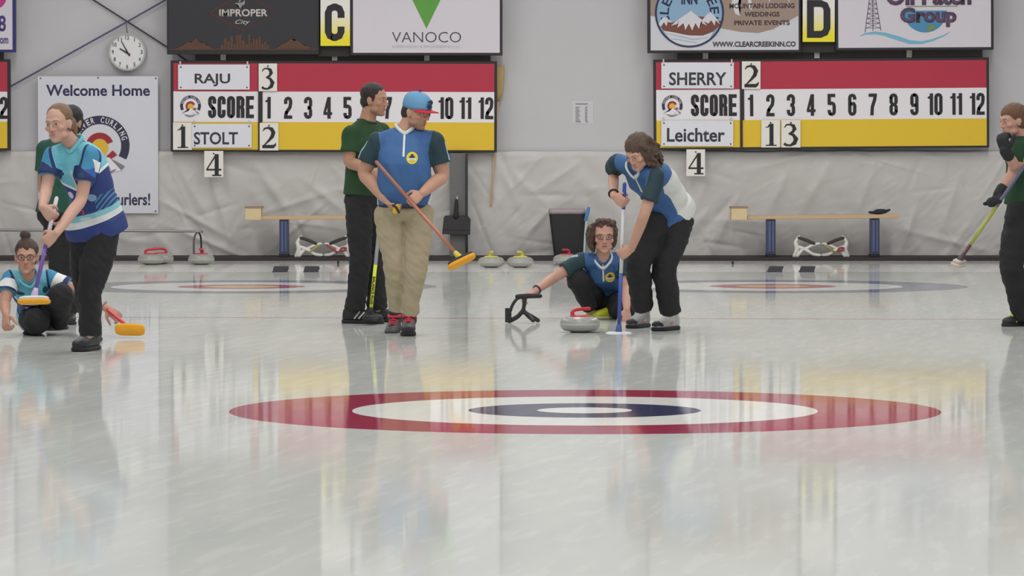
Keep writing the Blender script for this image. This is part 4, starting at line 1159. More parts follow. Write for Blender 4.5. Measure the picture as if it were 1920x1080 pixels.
# ---------------------------------------------------------------- cloth
SHOE_B = mat('shoe_black', (36, 35, 38), 0.55); SOLE_B = mat('sole_black', (26, 26, 28), 0.7); SOLE_W = mat('sole_white', (206, 206, 202), 0.6)
TRK = mat('trouser_black', (30, 29, 32), 0.85, var=0.15, scale=8, bump=.2, bscale=14)
KHAKI = mat('khaki', (160, 148, 122), 0.9, var=0.06, scale=6, bump=.25, bscale=10)
def blue_jersey(name, badge, ztop, zb, side=True):
    """mid blue body, dark green sleeves, white side panels, zip placket, round yellow badge"""
    m, nt, p = newmat(name)
    u, v, w_ = attr_xyz(nt, 'torso'); sl = attr_f(nt, 'sleeve'); ap = attr_f(nt, 'armpos')
    n = noise_tex(nt, 5, 3)
    col = mixc(nt, n.outputs['Fac'], lin((50, 86, 136)), lin((62, 104, 156)))
    if side: col = mixc(nt, (u.abs() > 0.128) * (w_ < 0.045) * (v < 0.34), col, lin((206, 208, 204)))
    col = mixc(nt, sl > 0.0, col, lin((28, 54, 62)))
    col = mixc(nt, (sl > 0.0) * (ap > 0.02) * (ap < 0.15) * ((w_ - 0.012).abs() < 0.012) * (u.abs() > 0.19), col, lin((150, 176, 200)))
    front = w_ > 0.02
    bx, bv, br = badge
    col = mixc(nt, box2(u, v, -.007, .007, zb, ztop) * front, col, lin((210, 212, 208)))
    col = mixc(nt, ell(u, v, bx, bv - .035, br*.92, br) * front, col, lin((226, 204, 46)))
    col = mixc(nt, ell(u, v, bx, bv - .035, br*.74, br*.80) * front, col, lin((196, 176, 60)))
    hat = ell(u, v, bx, bv - .035 + br*.12, br*.5, br*.22) + ell(u, v, bx, bv - .035 + br*.36, br*.24, br*.3)
    col = mixc(nt, hat.min(1.0) * front, col, lin((44, 40, 38)))
    col = mixc(nt, box2(u, v, bx - br*.62, bx + br*.62, bv - .035 - br*.36, bv - .035 - br*.02) * front, col, lin((224, 224, 220)))
    col = mixc(nt, box2(u, v, bx - br*.5, bx + br*.5, bv - .035 - br*.24, bv - .035 - br*.16) * front, col, lin((60, 60, 60)))
    nt.links.new(col, p.inputs['Base Color']); p.inputs['Roughness'].default_value = 0.75
    return m
def aqua_jersey(name):
    """aqua yoke over a white chevron and navy lower body with thin stripes, aqua and navy sleeves with a white patch"""
    m, nt, p = newmat(name)
    u, v, w_ = attr_xyz(nt, 'torso'); sl = attr_f(nt, 'sleeve'); ap = attr_f(nt, 'armpos')
    n = noise_tex(nt, 4, 3)
    aqua = mixc(nt, n.outputs['Fac'], lin((84, 168, 190)), lin((120, 194, 210)))
    navy = mixc(nt, n.outputs['Fac'], lin((30, 46, 104)), lin((40, 60, 124)))
    lv = v - (u.abs() * 0.55)         # chevron
    col = mixc(nt, lv > 0.262, navy, aqua)
    col = mixc(nt, (lv > 0.250) * (lv < 0.270), col, lin((218, 224, 226)))
    hb = v + (u * -0.12)
    st = ((v - (u.abs() * 0.9)) * 190.0).sin() > 0.2
    col = mixc(nt, st * (v < 0.20) * (v > 0.09) * (u.abs() > 0.085) * 0.6, col, lin((84, 150, 180)))
    col = mixc(nt, (hb < 0.085) * (hb > 0.035), col, lin((126, 186, 196)))
    col = mixc(nt, (hb < 0.05) * (hb > 0.012), col, lin((206, 212, 212)))
    sc = mixc(nt, (v + u.abs()*0.3) > 0.44, lin((44, 88, 160)), lin((60, 134, 172)))
    col = mixc(nt, sl > 0.0, col, sc)
    col = mixc(nt, (sl > -0.004) * (sl < 0.014), col, lin((28, 42, 96)))
    col = mixc(nt, (sl > 0.0) * (ap > 0.035) * (ap < 0.105) * (w_ > 0.0) * (w_ < 0.10), col, lin((220, 222, 222)))
    front = w_ > 0.02
    col = mixc(nt, box2(u, v, -.006, .006, 0.16, 0.40) * front, col, lin((190, 196, 202)))
    for a, b, rx, ry, c in ((.09, .375, .02, .022, (34, 66, 92)), (-.085, .385, .03, .012, (34, 66, 92)), (.075, .19, .03, .026, (120, 156, 190)), (-.07, .225, .02, .026, (196, 190, 214)), (-.01, .10, .008, .02, (178, 48, 66)), (.0, .06, .04, .008, (190, 200, 206))):
        col = mixc(nt, ell(u, v, a, b, rx, ry) * front * (1.0), col, lin(c))
    nt.links.new(col, p.inputs['Base Color']); p.inputs['Roughness'].default_value = 0.7
    return m
def plain_shirt(name, rgb): return mat(name, rgb, 0.85, var=0.10, scale=7)
GREEN = plain_shirt('green_shirt', (34, 66, 36))
COLW = mat('collar_white', (206, 208, 206), 0.7)
def J3(Y, **k):
    r = {}
    for n, p in k.items(): r[n] = at(p[0], p[1], Y + (p[2] if len(p) > 2 else 0))
    return r
def grip(G, d, n, s=1.0):
    """wrist position of a hand whose fist closes on the point G of a shaft"""
    d = V(d).normalized(); n = V(n); n = (n - d*n.dot(d)).normalized()
    return G - d*.082*s - n*.026*s

# ================================================================ man in the cap
Yc = ice(766, 634).y
b_top = at(706, 304, Yc - .16); b_bot = at(862, 483, Yc - .46)
def on(p, q, t): return p + (q-p)*t
bd = (b_bot-b_top).normalized()
GB_ = on(b_top, b_bot, .385)
dB = V((-.75, -.35, -.3)); nB = V((.1, .55, -.8))
wB = at(792, 362, Yc - .20); 
J = J3(Yc, N=(760, 243), P=(757, 386), SA=(708, 267, .0), SB=(813, 265, -.02), EA=(683, 325, .04), EB=(829, 330, .02), WA=(722, 374, -.10),
       HA=(729, 398), HB=(786, 398), KA=(742, 505, -.02), KB=(779, 505, -.07), AA=(745, 578, .10), AB=(767, 586, .0), HD=(781, 209, -.03))
J['WB'] = wB
sk = skin_mat('skin_fair_bearded', (191, 146, 124), (96, 70, 54), 0.45)
t = humanoid('person', 'man in a blue cap with red brim and khaki trousers carrying a broom', V((ice(758, 634).x, Yc, 0)), J,
    dict(face=(.80, -.55, -.20), skin=sk, shirt=blue_jersey('jersey_cap', (.060, .372, .042), (J['N']-J['P']).length-.02, .345), collar=COLW, trousers=KHAKI, belly=.022, hem=0.0, sl=.60, waist=.12, arm=1.06,
         tr=[.106, .100, .082, .076, .066], hands=[(J['WA'], V((.55, -.25, -.62)), V((.45, -.1, .55)), 1, 48), (wB, at(773, 376, Yc-.24)-wB, V((-.3, .75, -.55)), -1, 62)]))
X, Yv, Z = J['_ax']; hd = J['HD']
bm = BM()
hair_shell(bm, hd, J['_ax'], 1.0, 0.0, .985, .05); m_ = baked(bm, .006, 2); hair_noise(m_, .003, 60); part('hair', m_, hair_mat('hair_dark_brown', (52, 40, 34)), t, True)
# cap: crown, panel seams, button, brim, mark
bm = BM(); secs = []
cx = hd + Z*.012
for z, rx, ry in ((.008, .086, .103), (.03, .089, .106), (.06, .088, .104), (.085, .081, .095), (.105, .066, .078), (.119, .044, .052), (.126, .018, .02)): secs.append((cx + Z*z - Yv*.010 + Yv*.012*(1 - z/.126), X*rx, Yv*ry, 2.2))
loft(bm, secs, 32)
capc = part('cap', bm, mat('cap_blue', (98, 148, 184), 0.85, var=0.06), t, True)
bm = BM(); rows = []
for i in range(13):
    a = radians(25 + 130*i/12); e = sin(radians(180*i/12))**.6
    inner = cx + X*(.088*cos(a)) + Yv*(.100*sin(a)) + Z*.012
    outer = cx + X*(.098*cos(a)) + Yv*(.100*sin(a) + .078*e) + Z*(.008 - .022*abs(cos(a))**1.5 + .004)
    rows.append((inner, outer))
for zz in (0, .006):
    pass
va = [[bm.verts.new(p + Z*s) for p in r for s in (0, .006)] for r in rows]
for A, B in zip(va, va[1:]):
    bm.faces.new((A[0], A[2], B[2], B[0])); bm.faces.new((A[1], B[1], B[3], A[3])); bm.faces.new((A[2], A[3], B[3], B[2])); bm.faces.new((A[0], B[0], B[1], A[1]))
part('brim', bm, mat('brim_red', (190, 28, 50), 0.7), capc, True)
bm = BM(); blob(bm, cx + Z*.139, X*.011, Yv*.011, Z*.007); part('button', bm, mat('cap_navy', (40, 58, 92), 0.8), capc, True)
bm = BM()
def capp(a, z, r=1.0): return cx + X*(.090*sin(a)*r) + Yv*(.108*cos(a)*r + .004) + Z*z
tube(bm, [capp(-.28, .075), capp(-.05, .085), capp(.1, .07), capp(-.05, .06), capp(-.3, .05), capp(-.1, .035), capp(.12, .042)], .0075, 8, 3); tube(bm, [capp(-.02, .085), capp(-.04, .035)], .006, 8, 1)
part('mark', bm, mat('cap_navy', (40,58,92)), capc, True)
# belt and shoes
bm = BM(); sp = J['_sp']; l = J['_lat']; f = J['_f']
pts = [sp(.0) + l*(.169*cos(a)) + f*(.126*sin(a) - .004) for a in [2*pi*i/36 for i in range(37)]]
tube(bm, pts, .016, 8, 1, False); bl = part('belt', bm, mat('belt_navy', (38, 42, 62), 0.6), t, True)
redl = mat('laces_red', (196, 42, 62), 0.6)
def laces(o, g, f, r, u):
    bm = BM()
    for x, h in ((.045, .092), (.065, .083), (.085, .076)): tube(bm, [g + f*x + u*(h-.006) - r*.026, g + f*(x+.004) + u*(h+.010), g + f*x + u*(h-.006) + r*.026], .007, 6, 2)
    tube(bm, [g + f*.01 + u*.112 - r*.036, g + f*.035 + u*.112, g + f*.01 + u*.112 + r*.036, g - f*.03 + u*.118 + r*.02, g - f*.03 + u*.118 - r*.02, g + f*.01 + u*.112 - r*.036], .011, 6, 2)
    part('laces', bm, redl, o, True)
shoe(t, ice(741, 623), (-.15, -1), SHOE_B, SOLE_B, 1.12, radians(-14), laces)
g = ice(767, 628); shoe(t, g, (-.02, -1), SHOE_B, SOLE_B, 1.2, 0, laces)
# stopwatch in his right hand
sw = at(743, 392, Yc - .19)
t2 = thing('stopwatch', 'yellow and black stopwatch in the right hand of the man in the cap', 'stopwatch', sw)
bm = BM(); blob(bm, sw, V((.012,.01,-.02)), V((-.02,.012,-.03)), V((.012,-.008,0)), 12); part('case', bm, mat('watch_yellow', (216, 176, 40), 0.5), t2, True)
bm = BM(); tube(bm, [sw + V((-.022,-.012,.026)), sw + V((.0,-.016,.01)), sw + V((.018,-.012,-.022))], .008, 8); part('grip_band', bm, BLACK, t2, True)
COP = mat('shaft_copper', (176, 116, 96), 0.35, .3); COPD = mat('shaft_copper_worn', (150, 104, 90), 0.4, .2)
curl_broom('copper shafted broom with an orange pad held across the man in the cap', b_top, b_bot, ((0, .3, COPD, 'upper_shaft'), (.3, 1, COP, 'lower_shaft')),
    (V((.86, .10, .42)).normalized(), V((.40, -.35, -.80)).normalized()), (mat('head_dark', (44, 42, 44), 0.6), ORP, mat('ferrule_yellow', (206, 186, 60), 0.5)), None)

# ================================================================ man in green, behind
Yg = ice(675, 606).y
J = J3(Yg, N=(688, 226), P=(682, 366), SA=(660, 251, -.13), SB=(715, 248, .13), EA=(655, 303, -.16), EB=(724, 305, .08), WA=(700, 322, -.36), WB=(716, 330, -.15),
       HA=(672, 380, -.08), HB=(694, 380, .07), KA=(676, 480, -.10), KB=(700, 482, .06), AA=(666, 578, -.06), AB=(708, 578, .10), HD=(703, 187, -.02))
sk = skin_mat('skin_tan', (182, 137, 113), (58, 44, 38), 0.18)
t = humanoid('person', 'man in a dark green shirt and black trousers standing behind the capped man', V((ice(683, 606).x, Yg, 0)), J,
    dict(face=(.90, -.42, -.06), skin=sk, shirt=GREEN, collar=None, trousers=TRK, hem=-.02, sl=.62, tr=[.102, .098, .084, .078, .078], cuff=.01,
         hands=[(J['WA'], V((.9, -.2, -.2)), V((.1, .9, -.2)), 1, 55), (J['WB'], V((-.4, -.6, -.1)), V((0, .5, -.7)), -1, 55)]))
bm = BM(); P_ = hair_shell(bm, J['HD'], J['_ax'], 1.0, 0, 1.0, .058)
X, Yv, Z = J['_ax']
for q in (-1, 1): tube(bm, [P_(q*.070, .018, .03), P_(q*.074, .022, -.005)], [.014, .008], 8, 1)
m_ = baked(bm, .006, 2); hair_noise(m_, .003, 70); part('hair', m_, hair_mat('hair_black_brown', (46, 38, 34)), t, True)
bm = BM(); sp = J['_sp']; pts = [sp(.985) + J['_lat']*(.070*cos(a)) + J['_f']*(.068*sin(a)) + J['_up']*(.012 - .02*max(0, sin(a))) for a in [2*pi*i/24 for i in range(25)]]
tube(bm, pts, .009, 8, 1, False); part('neckband', bm, GREEN, t, True)
def stripes(o, g, f, r, u):
    bm = BM()
    for x in (.02, .05, .08): tube(bm, [g + f*(x-.012) + u*.035 + r*.043, g + f*(x+.022) + u*(.085-.25*(x)) + r*.036], .0055, 6, 1)
    part('stripes', bm, SOLE_W, o, True)
shoe(t, ice(667, 606.5), (.95, -.32), SHOE_B, SOLE_B, 1.16, 0, stripes); shoe(t, ice(709, 604), (.92, .3), SHOE_B, SOLE_B, 1.12)
YB_ = Yg - .30
p = at(716.5, 372, YB_); q = at(694.5, 590, YB_)
curl_broom('broom with a grey and bright yellow shaft standing beside the man in green', p, q,
    ((0, .57, mat('shaft_grey', (150, 152, 154), 0.4), 'upper_shaft'), (.57, .975, mat('shaft_lime', (212, 222, 40), 0.4), 'lower_shaft')), (V((.25, .97, 0)).normalized(), V((0, 0, -1))), (SHOE_B, SOLE_B, SHOE_B), None)
BRM = [o for o in bpy.data.objects if o.name.startswith('curling_broom')][-1]
# lettering running along the yellow shaft
txt = text_mesh('BALANCE PLUS', (660, 540, 712, 545.5), YB_ - .0165, 0.02)
a0 = at(686, 542.7, YB_); c1 = on(p, q, .79)
ang = math.atan2(-(q-p).z, (q-p).x)
txt.verts.ensure_lookup_table()
bmesh.ops.rotate(txt, verts=txt.verts[:], cent=a0, matrix=Matrix.Rotation(ang, 3, 'Y')); bmesh.ops.translate(txt, verts=txt.verts[:], vec=V((c1.x-a0.x, 0, c1.z-a0.z)))
part('lettering', txt, INK, BRM)

# ================================================================ woman sweeping, curly brown hair
Ys_ = ice(1225, 622).y
bt = at(1171, 345, Ys_ - .33); bb_ = at(1160, 622, Ys_ - .20)
gA = on(bt, bb_, .12); gB = on(bt, bb_, .47)
dA = V((.45, -.35, -.8)); dgA, ngA = V((.75, -.15, -.55)), V((.35, .9, .1)); dgB, ngB = V((-.85, .15, -.5)), V((-.15, .95, .1))
wA = grip(gA, dgA, ngA); wBs = grip(gB, dgB, ngB)
J = J3(Ys_, N=(1193, 313, -.30), P=(1248, 398, .04), SA=(1157, 303, -.16), SB=(1230, 331, -.42), EA=(1150, 322, .02), EB=(1209, 400, -.46),
       HA=(1226, 414, -.02), HB=(1272, 412, .06), KA=(1197, 497, -.12), KB=(1246, 500, -.05), AA=(1204, 578, .06), AB=(1257, 588, .06), HD=(1197, 285, -.40))
J['WA'] = wA; J['WB'] = wBs
skf = skin_mat('skin_pale_rosy', (197, 152, 133), (74, 54, 44), 0.0)
t = humanoid('person', 'woman with curly brown hair in a blue jersey leaning over her sweeping broom', V((ice(1230, 622).x, Ys_, 0)), J,
    dict(female=True, face=(-.60, -.62, -.54), skin=skf, shirt=blue_jersey('jersey_sweep', (.042, .372, .036), (J['N']-J['P']).length-.02, .335), collar=COLW, trousers=TRK, hem=-.14, sl=.62, bulk=1.03, bend=V((.05, .04, .045)), waist=.24,
         tr=[.112, .106, .088, .082, .076], cuff=.0, hands=[(wA, dgA, ngA, 1, 74), (wBs, dgB, ngB, -1, 74)]))
hd = J['HD']; ax = J['_ax']; bm = BM(); P_ = hair_shell(bm, hd, ax, 1.0, .02, 1.05, .066)
random.seed(21)
for i in range(46):
    a = random.uniform(-1, 1)
    q = 1 if i % 2 else -1
    st = P_(q*random.uniform(.055, .088), random.uniform(-.09, .035), random.uniform(-.02, .08))
    ln = random.uniform(.05, .13)
    pts = [st, st + V((.02, .03, -ln*.4)) + ax[0]*q*.018, st + V((.05, .03, -ln*.7)) + ax[0]*q*.012*random.uniform(-1, 1), st + V((.075, .02, -ln)) + V((random.uniform(-.02, .02), 0, 0))]
    if q < 0 and random.random() < .4: continue
    tube(bm, pts, [.016, .018, .016, .008], 8, 3)
for i in range(14):
    st = P_(random.uniform(-.03, .05), -.08, random.uniform(-.06, .05)); tube(bm, [st, st + V((.05, .0, -.04)), st + V((.085, -.02, -.10))], [.02, .022, .01], 8, 3)
m_ = baked(bm, .006, 2); hair_noise(m_, .006, 45, (1, 1, .6)); part('hair', m_, hair_mat('hair_brown', (84, 66, 54)), t, True)
bm = BM(); dW = (wA - J['EA']).normalized(); aW = dW.orthogonal().normalized(); bW = dW.cross(aW)
c_ = wA - dW*.03; tube(bm, [c_ + aW*(.033*cos(a)) + bW*(.033*sin(a)) for a in [2*pi*i/18 for i in range(19)]], .008, 8, 1, False); part('wristband', bm, BLACK, t, True)
gshoe = mat('shoe_grey', (128, 130, 128), 0.6, var=.15, scale=40); teal = mat('shoe_teal', (70, 90, 88), 0.6)
def sw_acc(o, g, f, r, u):
    bm = BM(); tube(bm, [g + f*.03 + u*.05 + r*.041, g + f*.07 + u*.045 + r*.044], .006, 6, 1); tube(bm, [g + f*.03 + u*.05 - r*.041, g + f*.07 + u*.045 - r*.044], .006, 6, 1); part('flash', bm, mat('flash_pink', (206, 110, 116), .6), o, True)
    bm = BM(); blob(bm, g + f*.155 + u*.038, r*.04, f*.035, u*.026); part('toe_cap', bm, SHOE_B, o, True)
shoe(t, ice(1203, 614), (-.42, -.9), gshoe, SOLE_B, 1.15, 0, sw_acc); shoe(t, ice(1256, 619), (-.50, -.85), mat('shoe_pale', (176, 176, 174), 0.6), SOLE_B, 1.18, 0, sw_acc)
SB_ = mat('shaft_blue', (48, 78, 160), 0.4); SW_ = mat('shaft_white', (206, 210, 212), 0.4)
curl_broom('blue and white broom sweeping the ice in front of the stone', bt, bb_, ((0, .17, SB_, 'upper_shaft'), (.17, .60, SW_, 'middle_shaft'), (.60, .98, SB_, 'lower_shaft')),
    (V((1, .05, 0)).normalized(), V((0, 0, -1))), (SW_, mat('pad_peach', (226, 176, 140), 0.8), mat('ferrule_blue', (70, 90, 150), 0.5)), None)
BRM = [o for o in bpy.data.objects if o.name.startswith('curling_broom')][-1]
u = V((1, .05, 0)).normalized(); w_ = u.cross(V((0,0,-1)))
for k, (z, m) in enumerate(((-.016, mat('trim_navy', (60, 76, 150), .5)), (-.0225, mat('trim_red', (196, 70, 70), .5)))):
    bm = BM(); loft(bm, [(bb_ + V((0,0,z+.004)), u*(.101+.003*k), w_*(.041+.003*k), 4), (bb_ + V((0,0,z-.003)), u*(.101+.003*k), w_*(.041+.003*k), 4)], 28); part('head_trim', bm, m, BRM, True)

# ================================================================ crouching woman delivering
Yd_ = ice(1130, 599).y
J = J3(Yd_, N=(1131, 487, -.10), P=(1136, 556, .26), SA=(1092, 487, -.10), SB=(1168, 487, -.10), EA=(1040, 520, -.18), EB=(1174, 535, -.16), WA=(1004, 545, -.36), WB=(1175, 580, -.40),
       HA=(1122, 566, .24), HB=(1152, 570, .24), KA=(1084, 525, -.12), KB=(1172, 574, -.14), AA=(1110, 584, .02), AB=(1150, 585, .05), HD=(1132, 442, -.16))
skd = skin_mat('skin_pale', (195, 150, 132), (74, 56, 46), 0.0, open_mouth=True)
t = humanoid('person', 'crouching woman with curly hair and glasses in a blue jersey just after releasing her stone', V((ice(1132, 599).x, Yd_, 0)), J,
    dict(female=True, hs=1.07, face=(.06, -1, -.10), skin=skd, shirt=blue_jersey('jersey_deliver', (.050, .400, .040), (J['N']-J['P']).length-.0, .335), collar=COLW, trousers=TRK, hem=-.02, sl=.62, cdrop=.036, bend=V((0, .05, .02)), open=True, knee=True,
         tr=[.106, .098, .084, .074, .062], cuff=-.03, hands=[(J['WA'], V((-.75, -.3, -.42)), V((.1, .2, -.95)), 1 if False else -1, 42), (J['WB'], V((.0, -.25, -.95)), V((-.3, .75, -.1)), -1, 14, 1.0, 10, .5)]))
hd = J['HD']; ax = J['_ax']; bm = BM(); P_ = hair_shell(bm, hd, ax, 1.0, .0, 1.03, .066)
random.seed(5)
for i in range(60):
    q = -1 if i % 5 < 3 else 1
    st = P_(q*random.uniform(.05, .085), random.uniform(-.08, .03), random.uniform(-.01, .09))
    ln = random.uniform(.05, .12); ox = q*random.uniform(.010, .042 if q < 0 else .008)
    tube(bm, [st, st + ax[0]*ox*.8 + V((0, .0, -ln*.35)), st + ax[0]*ox + V((0, .012, -ln*.7)), st + ax[0]*ox*.6 + V((0, -.01, -ln))], [.014, .019, .018, .008], 8, 3)
for i in range(16):
    st = P_(random.uniform(-.06, .06), random.uniform(-.03, .05), .115 + random.uniform(-.01, .005)); tube(bm, [st, st + ax[0]*random.uniform(-.04, .04) + V((0, -.02, .004)), st + ax[0]*random.uniform(-.06, .06) + V((0, -.02, -.03))], [.014, .014, .006], 8, 3)
m_ = baked(bm, .006, 2); hair_noise(m_, .006, 45, (1, 1, .7)); part('hair', m_, hair_mat('hair_curly', (80, 60, 50)), t, True)
glasses(t, hd, ax, mat('glasses_dark', (62, 50, 48), .4))
def band(t, W, El, m, r=.031, off=.02, name='wristband', th=.008):
    bm = BM(); d = (W-El).normalized(); a_ = d.orthogonal().normalized(); b_ = d.cross(a_); c = W - d*off
    tube(bm, [c + a_*(r*cos(a)) + b_*(r*sin(a)) for a in [2*pi*i/18 for i in range(19)]], th, 8, 1, False); part(name, bm, m, t, True)
band(t, J['WA'], J['EA'], mat('watch_plum', (62, 50, 66), .5), name='watch')
lime = mat('shoe_lime', (200, 208, 50), 0.6)
shoe(t, ice(1109, 597), (-.05, -1), lime, SOLE_W, .98); shoe(t, ice(1150, 598), (-.88, -.45), lime, mat('sole_pale', (190, 196, 150), .6), 1.0)

# ================================================================ left sweeper, aqua jersey
Y1 = ice(165, 664).y
bt = at(106, 372, Y1 - .42); bb_ = at(64, 556, Y1 - .62)
gA = on(bt, bb_, .18); gB = on(bt, bb_, .44)
dgA, ngA = V((.7, -.1, -.7)), V((.3, .9, -.1)); dgB, ngB = V((-.75, -.05, -.65)), V((-.2, .95, -.1))
wA = grip(gA, dgA, ngA); wBl = grip(gB, dgB, ngB)
J = J3(Y1, N=(137, 270, -.10), P=(177, 415, .05), SA=(98, 293, -.10), SB=(168, 290, -.16), EA=(88, 352, -.16), EB=(152, 374, -.22), HA=(162, 440, .06), HB=(194, 438, .0),
       KA=(160, 535, .16), KB=(169, 542, -.04), AA=(169, 610, .36), AB=(169, 626, .0), HD=(110, 231, -.20))
J['WA'] = wA; J['WB'] = wBl
skl = skin_mat('skin_fair', (197, 156, 139), (120, 88, 66), 0.0)
t = humanoid('person', 'woman with light brown hair in an aqua and navy jersey striding with a lifted broom', V((ice(165, 664).x, Y1, 0)), J,
    dict(female=True, face=(-.42, -.9, -.10), hup=(-.06, 0, 1), skin=skl, shirt=aqua_jersey('jersey_aqua'), collar=mat('collar_aqua', (112, 186, 202), .7), trousers=TRK, hem=-.16, sl=.55, bulk=1.03, bend=V((.03, .02, 0)), waist=.10,
         tr=[.106, .104, .080, .070, .072], cuff=.01, hands=[(wA, dgA, ngA, 1, 76), (wBl, dgB, ngB, -1, 76)]))
hd = J['HD']; ax = J['_ax']; bm = BM(); P_ = hair_shell(bm, hd, ax, 1.0, .0, .99, .050)
tube(bm, [P_(.02, -.10, .02), P_(.03, -.125, -.01), P_(.04, -.12, -.06), P_(.045, -.10, -.12)], [.024, .026, .022, .010], 10)
m_ = baked(bm, .006, 3); hair_noise(m_, .002, 60); part('hair', m_, hair_mat('hair_light_brown', (122, 94, 72)), t, True)
shoe(t, ice(169, 657), (-.30, -.95), SHOE_B, SOLE_B, 1.22); g1 = ice(176, 640); shoe(t, g1, (-.3, -.95), SHOE_B, SOLE_B, 1.02)
PU = mat('shaft_purple', (104, 72, 150), 0.4)
curl_broom('purple and white broom with an amber pad lifted off the ice', bt, bb_, ((0, .40, mat('shaft_cream', (206, 200, 206), .4), 'upper_shaft'), (.40, .98, PU, 'lower_shaft')),
    (V((1, -.12, .03)).normalized(), V((.0, -.22, -.97)).normalized()), (SW_, ORP, mat('ferrule_lilac', (190, 170, 206), .5)), None)

# ================================================================ hidden player behind her
Yh = Y1 + 4.6
J = J3(Yh, N=(119, 262), P=(112, 400), SA=(84, 278, -.02), SB=(150, 278, .02), EA=(80, 345, .03), EB=(152, 345, .03), WA=(90, 395, -.10), WB=(140, 395, -.10),
       HA=(104, 410), HB=(124, 410), KA=(110, 505, -.02), KB=(128, 505), AA=(112, 586), AB=(132, 586), HD=(131, 230, -.03))
g0 = ice(112, 600)
t = humanoid('person', 'player in green mostly hidden behind the striding woman in aqua', V((g0.x, g0.y, 0)), J,
    dict(female=True, face=(-.35, -.9, -.1), skin=skin_mat('skin_hidden', (176, 139, 120), (40, 34, 32)), shirt=plain_shirt('teal_shirt', (34, 78, 66)), trousers=TRK, hem=-.08, sl=.6,
         hands=[(J['WA'], V((.3, -.3, -.9)), V((.8, 0, .1)), 1, 40), (J['WB'], V((-.3, -.3, -.9)), V((-.8, 0, .1)), -1, 40)]))
bm = BM(); P_ = hair_shell(bm, J['HD'], J['_ax'], 1.0, .01, 1.05, .066); blob(bm, P_(.02, -.10, .0), V((.045,0,0)), V((0,.045,0)), V((0,0,.05))); m_ = baked(bm, .006, 2); hair_noise(m_, .003, 60); part('hair', m_, hair_mat('hair_black', (34, 30, 32)), t, True)
shoe(t, at(112, 600, Yh)*1.0 - V((0, 0, at(112, 600, Yh).z)), (-.2, -1), SHOE_B, SOLE_B); shoe(t, V((at(132, 600, Yh).x, Yh, 0)), (.1, -1), SHOE_B, SOLE_B)

# ================================================================ crouching woman at the left
Y2 = ice(60, 629).y
p = at(214, 590, Y2 - .15); q = at(243, 615, Y2 - .40)
J = J3(Y2, N=(54, 521, -.06), P=(78, 588, .30), SA=(20, 521, -.06), SB=(94, 521, -.02), EA=(9, 566, -.16), EB=(148, 548, -.05), WA=(11, 590, -.36), WB=(200, 578, -.12),
       HA=(62, 598, .22), HB=(92, 592, .28), KA=(70, 603, -.10), KB=(114, 556, -.20), AA=(60, 612, .0), AB=(112, 607, .12), HD=(50, 481, -.12))
skb = skin_mat('skin_warm', (189, 143, 124), (62, 46, 40), 0.0)
t = humanoid('person', 'crouching woman with a hair bun and glasses in an aqua jersey at the left edge', V((ice(62, 629).x, Y2, 0)), J,
    dict(female=True, face=(.04, -1, -.06), skin=skb, shirt=aqua_jersey('jersey_aqua_crouch'), collar=mat('collar_aqua', (112,186,202)), trousers=TRK, hem=-.10, sl=.55, cdrop=.036, bend=V((0, .05, .02)), knee=True,
         tr=[.104, .098, .084, .076, .066], cuff=-.02, hands=[(J['WA'], V((.05, -.5, -.8)), V((.55, .6, -.2)), 1, 70), (J['WB'], V((.74, -.2, -.52)), V((.3, .5, -.6)), -1, 52)]))
hd = J['HD']; ax = J['_ax']; bm = BM(); P_ = hair_shell(bm, hd, ax, 1.0, .0, 1.0, .062); blob(bm, P_(-.01, -.03, .152), V((.040,0,0)), V((0,.04,0)), V((0,0,.034)))
m_ = baked(bm, .006, 2); hair_noise(m_, .004, 60); part('hair', m_, hair_mat('hair_bun', (70, 52, 44)), t, True)
glasses(t, hd, ax, mat('glasses_dark', (62,50,48)))
band(t, J['WB'], J['EB'], mat('bracelet', (150, 146, 150), .3, .6), .032, .03, 'bracelet', .010)
shoe(t, ice(60, 626), (-.02, -1), SHOE_B, SOLE_B); shoe(t, ice(113, 618), (-.3, -.9), SHOE_B, SOLE_B)
curl_broom('broom with a red shaft and amber pad resting on the ice beside the crouching woman', at(190, 571, Y2 - .06), q, ((0, 1, mat('shaft_red', (206, 66, 74), .4), 'shaft'),),
    (V((.95, .0, -.03)).normalized(), V((.15, -.92, -.30)).normalized()), (mat('head_amber_back', (70, 60, 50), .6), ORP, mat('ferrule_red', (190, 60, 66), .5)), None)

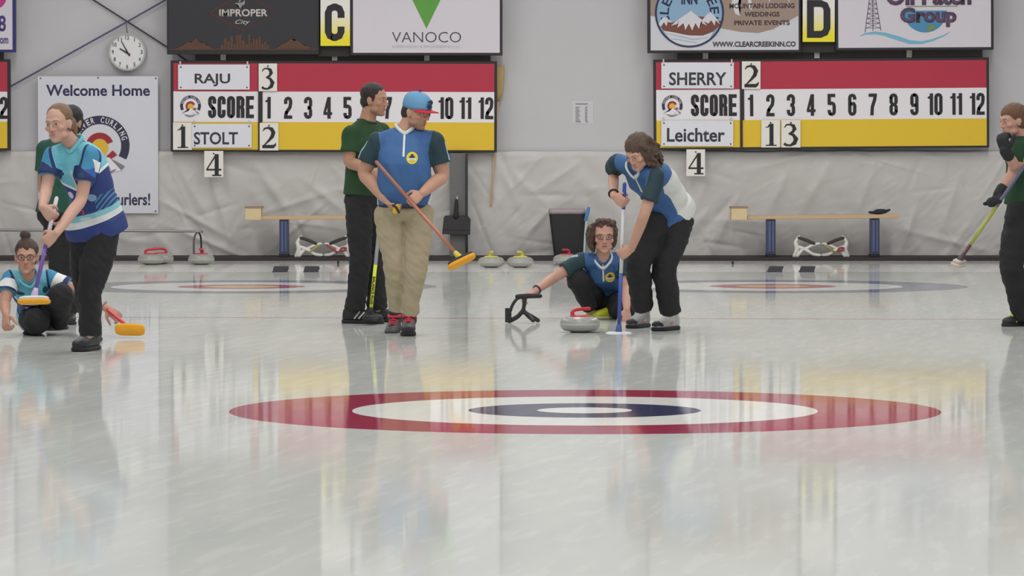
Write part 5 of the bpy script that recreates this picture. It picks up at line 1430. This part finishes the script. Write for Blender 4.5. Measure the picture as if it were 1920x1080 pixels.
# ================================================================ player at the right edge
Y7 = ice(1908, 612).y
bt = at(1935, 290, Y7 - .26); bb_ = at(1800, 487, Y7 - .45)
gA = on(bt, bb_, .51)
wA = at(1873, 364, Y7 - .26); wB7 = at(1885, 284, Y7 - .34)
J = J3(Y7, N=(1917, 258, -.04), P=(1928, 376, .04), SA=(1908, 276, -.14), SB=(1958, 270, .02), EA=(1898, 325, -.22), EB=(1905, 312, -.24), HA=(1914, 392, -.02), HB=(1948, 392, .06),
       KA=(1896, 492, -.10), KB=(1950, 495, .05), AA=(1917, 590, .04), AB=(1962, 590, .1), HD=(1898, 226, -.08))
J['WA'] = wA; J['WB'] = wB7
t = humanoid('person', 'player in a green shirt at the right edge raising a gloved hand to the mouth', V((ice(1915, 612).x, Y7, 0)), J,
    dict(female=True, face=(-.85, -.45, -.12), skin=skin_mat('skin_right', (193, 148, 130), (96, 68, 50)), shirt=plain_shirt('green_shirt_right', (30, 62, 38)), trousers=TRK, hem=-.06, sl=.6,
         tr=[.110, .106, .092, .088, .078], cuff=.02, hands=[(wA, gA - wA, V((-.5, -.3, .4)), 1, 60), (wB7, V((-.25, -.1, 1)), V((.4, .6, .1)), -1, 62)]))
hd = J['HD']; ax = J['_ax']; bm = BM(); P_ = hair_shell(bm, hd, ax, 1.0, .0, 1.02, .066); tube(bm, [P_(.0, -.11, .0), P_(0, -.15, -.02), P_(0, -.16, -.08)], [.03, .028, .012], 10)
m_ = baked(bm, .006, 2); hair_noise(m_, .003, 60); part('hair', m_, hair_mat('hair_auburn', (106, 76, 56)), t, True)
GLV = mat('glove_black', (34, 34, 38), .8)
for W, El, d, n, ts, cu in ((wA, J['EA'], gA - wA, V((-.5, -.3, .4)), 1, 60), (wB7, J['EB'], V((-.25, -.1, 1)), V((.4, .6, .1)), -1, 62)):
    bm = BM(); hand_shapes(bm, W, d, n, ts, cu, 1.10); dd = (El-W).normalized(); tube(bm, [W - dd*.01, W + dd*.05], [.036, .040], 14, 1)
    m_ = baked(bm, .006, 1); puff(m_, lambda c: .006)
    part('glove', m_, GLV, t, True)
def limetop(o, g, f, r, u):
    bm = BM()
    for x, h in ((.0, .108), (.035, .1), (.07, .083), (.10, .07)): tube(bm, [g + f*x + u*(h-.035) - r*.036, g + f*(x+.012) + u*(h+.012), g + f*x + u*(h-.035) + r*.036], .010, 8, 2)
    part('laces', bm, lime, o, True)
shoe(t, ice(1917, 611), (-.75, -.62), SHOE_B, SOLE_B, 1.05, 0, limetop); shoe(t, ice(1962, 606), (-.3, -.95), SHOE_B, SOLE_B, 1.05, 0, limetop)
curl_broom('black and lime broom with a pale head held by the player at the right edge', bt, bb_, ((0, .50, mat('shaft_slate', (84, 88, 112), .4), 'upper_shaft'), (.50, .86, mat('shaft_lime_dark', (156, 160, 66), .4), 'middle_shaft'), (.86, 1, mat('shaft_maroon', (96, 46, 62), .4), 'lower_shaft')),
    (V((.35, .93, .05)).normalized(), V((-.3, .1, -.95)).normalized()), (mat('head_grey', (170, 166, 168), .6), mat('pad_pale', (196, 180, 160), .85), mat('ferrule_dark', (70, 50, 60), .5)), None)
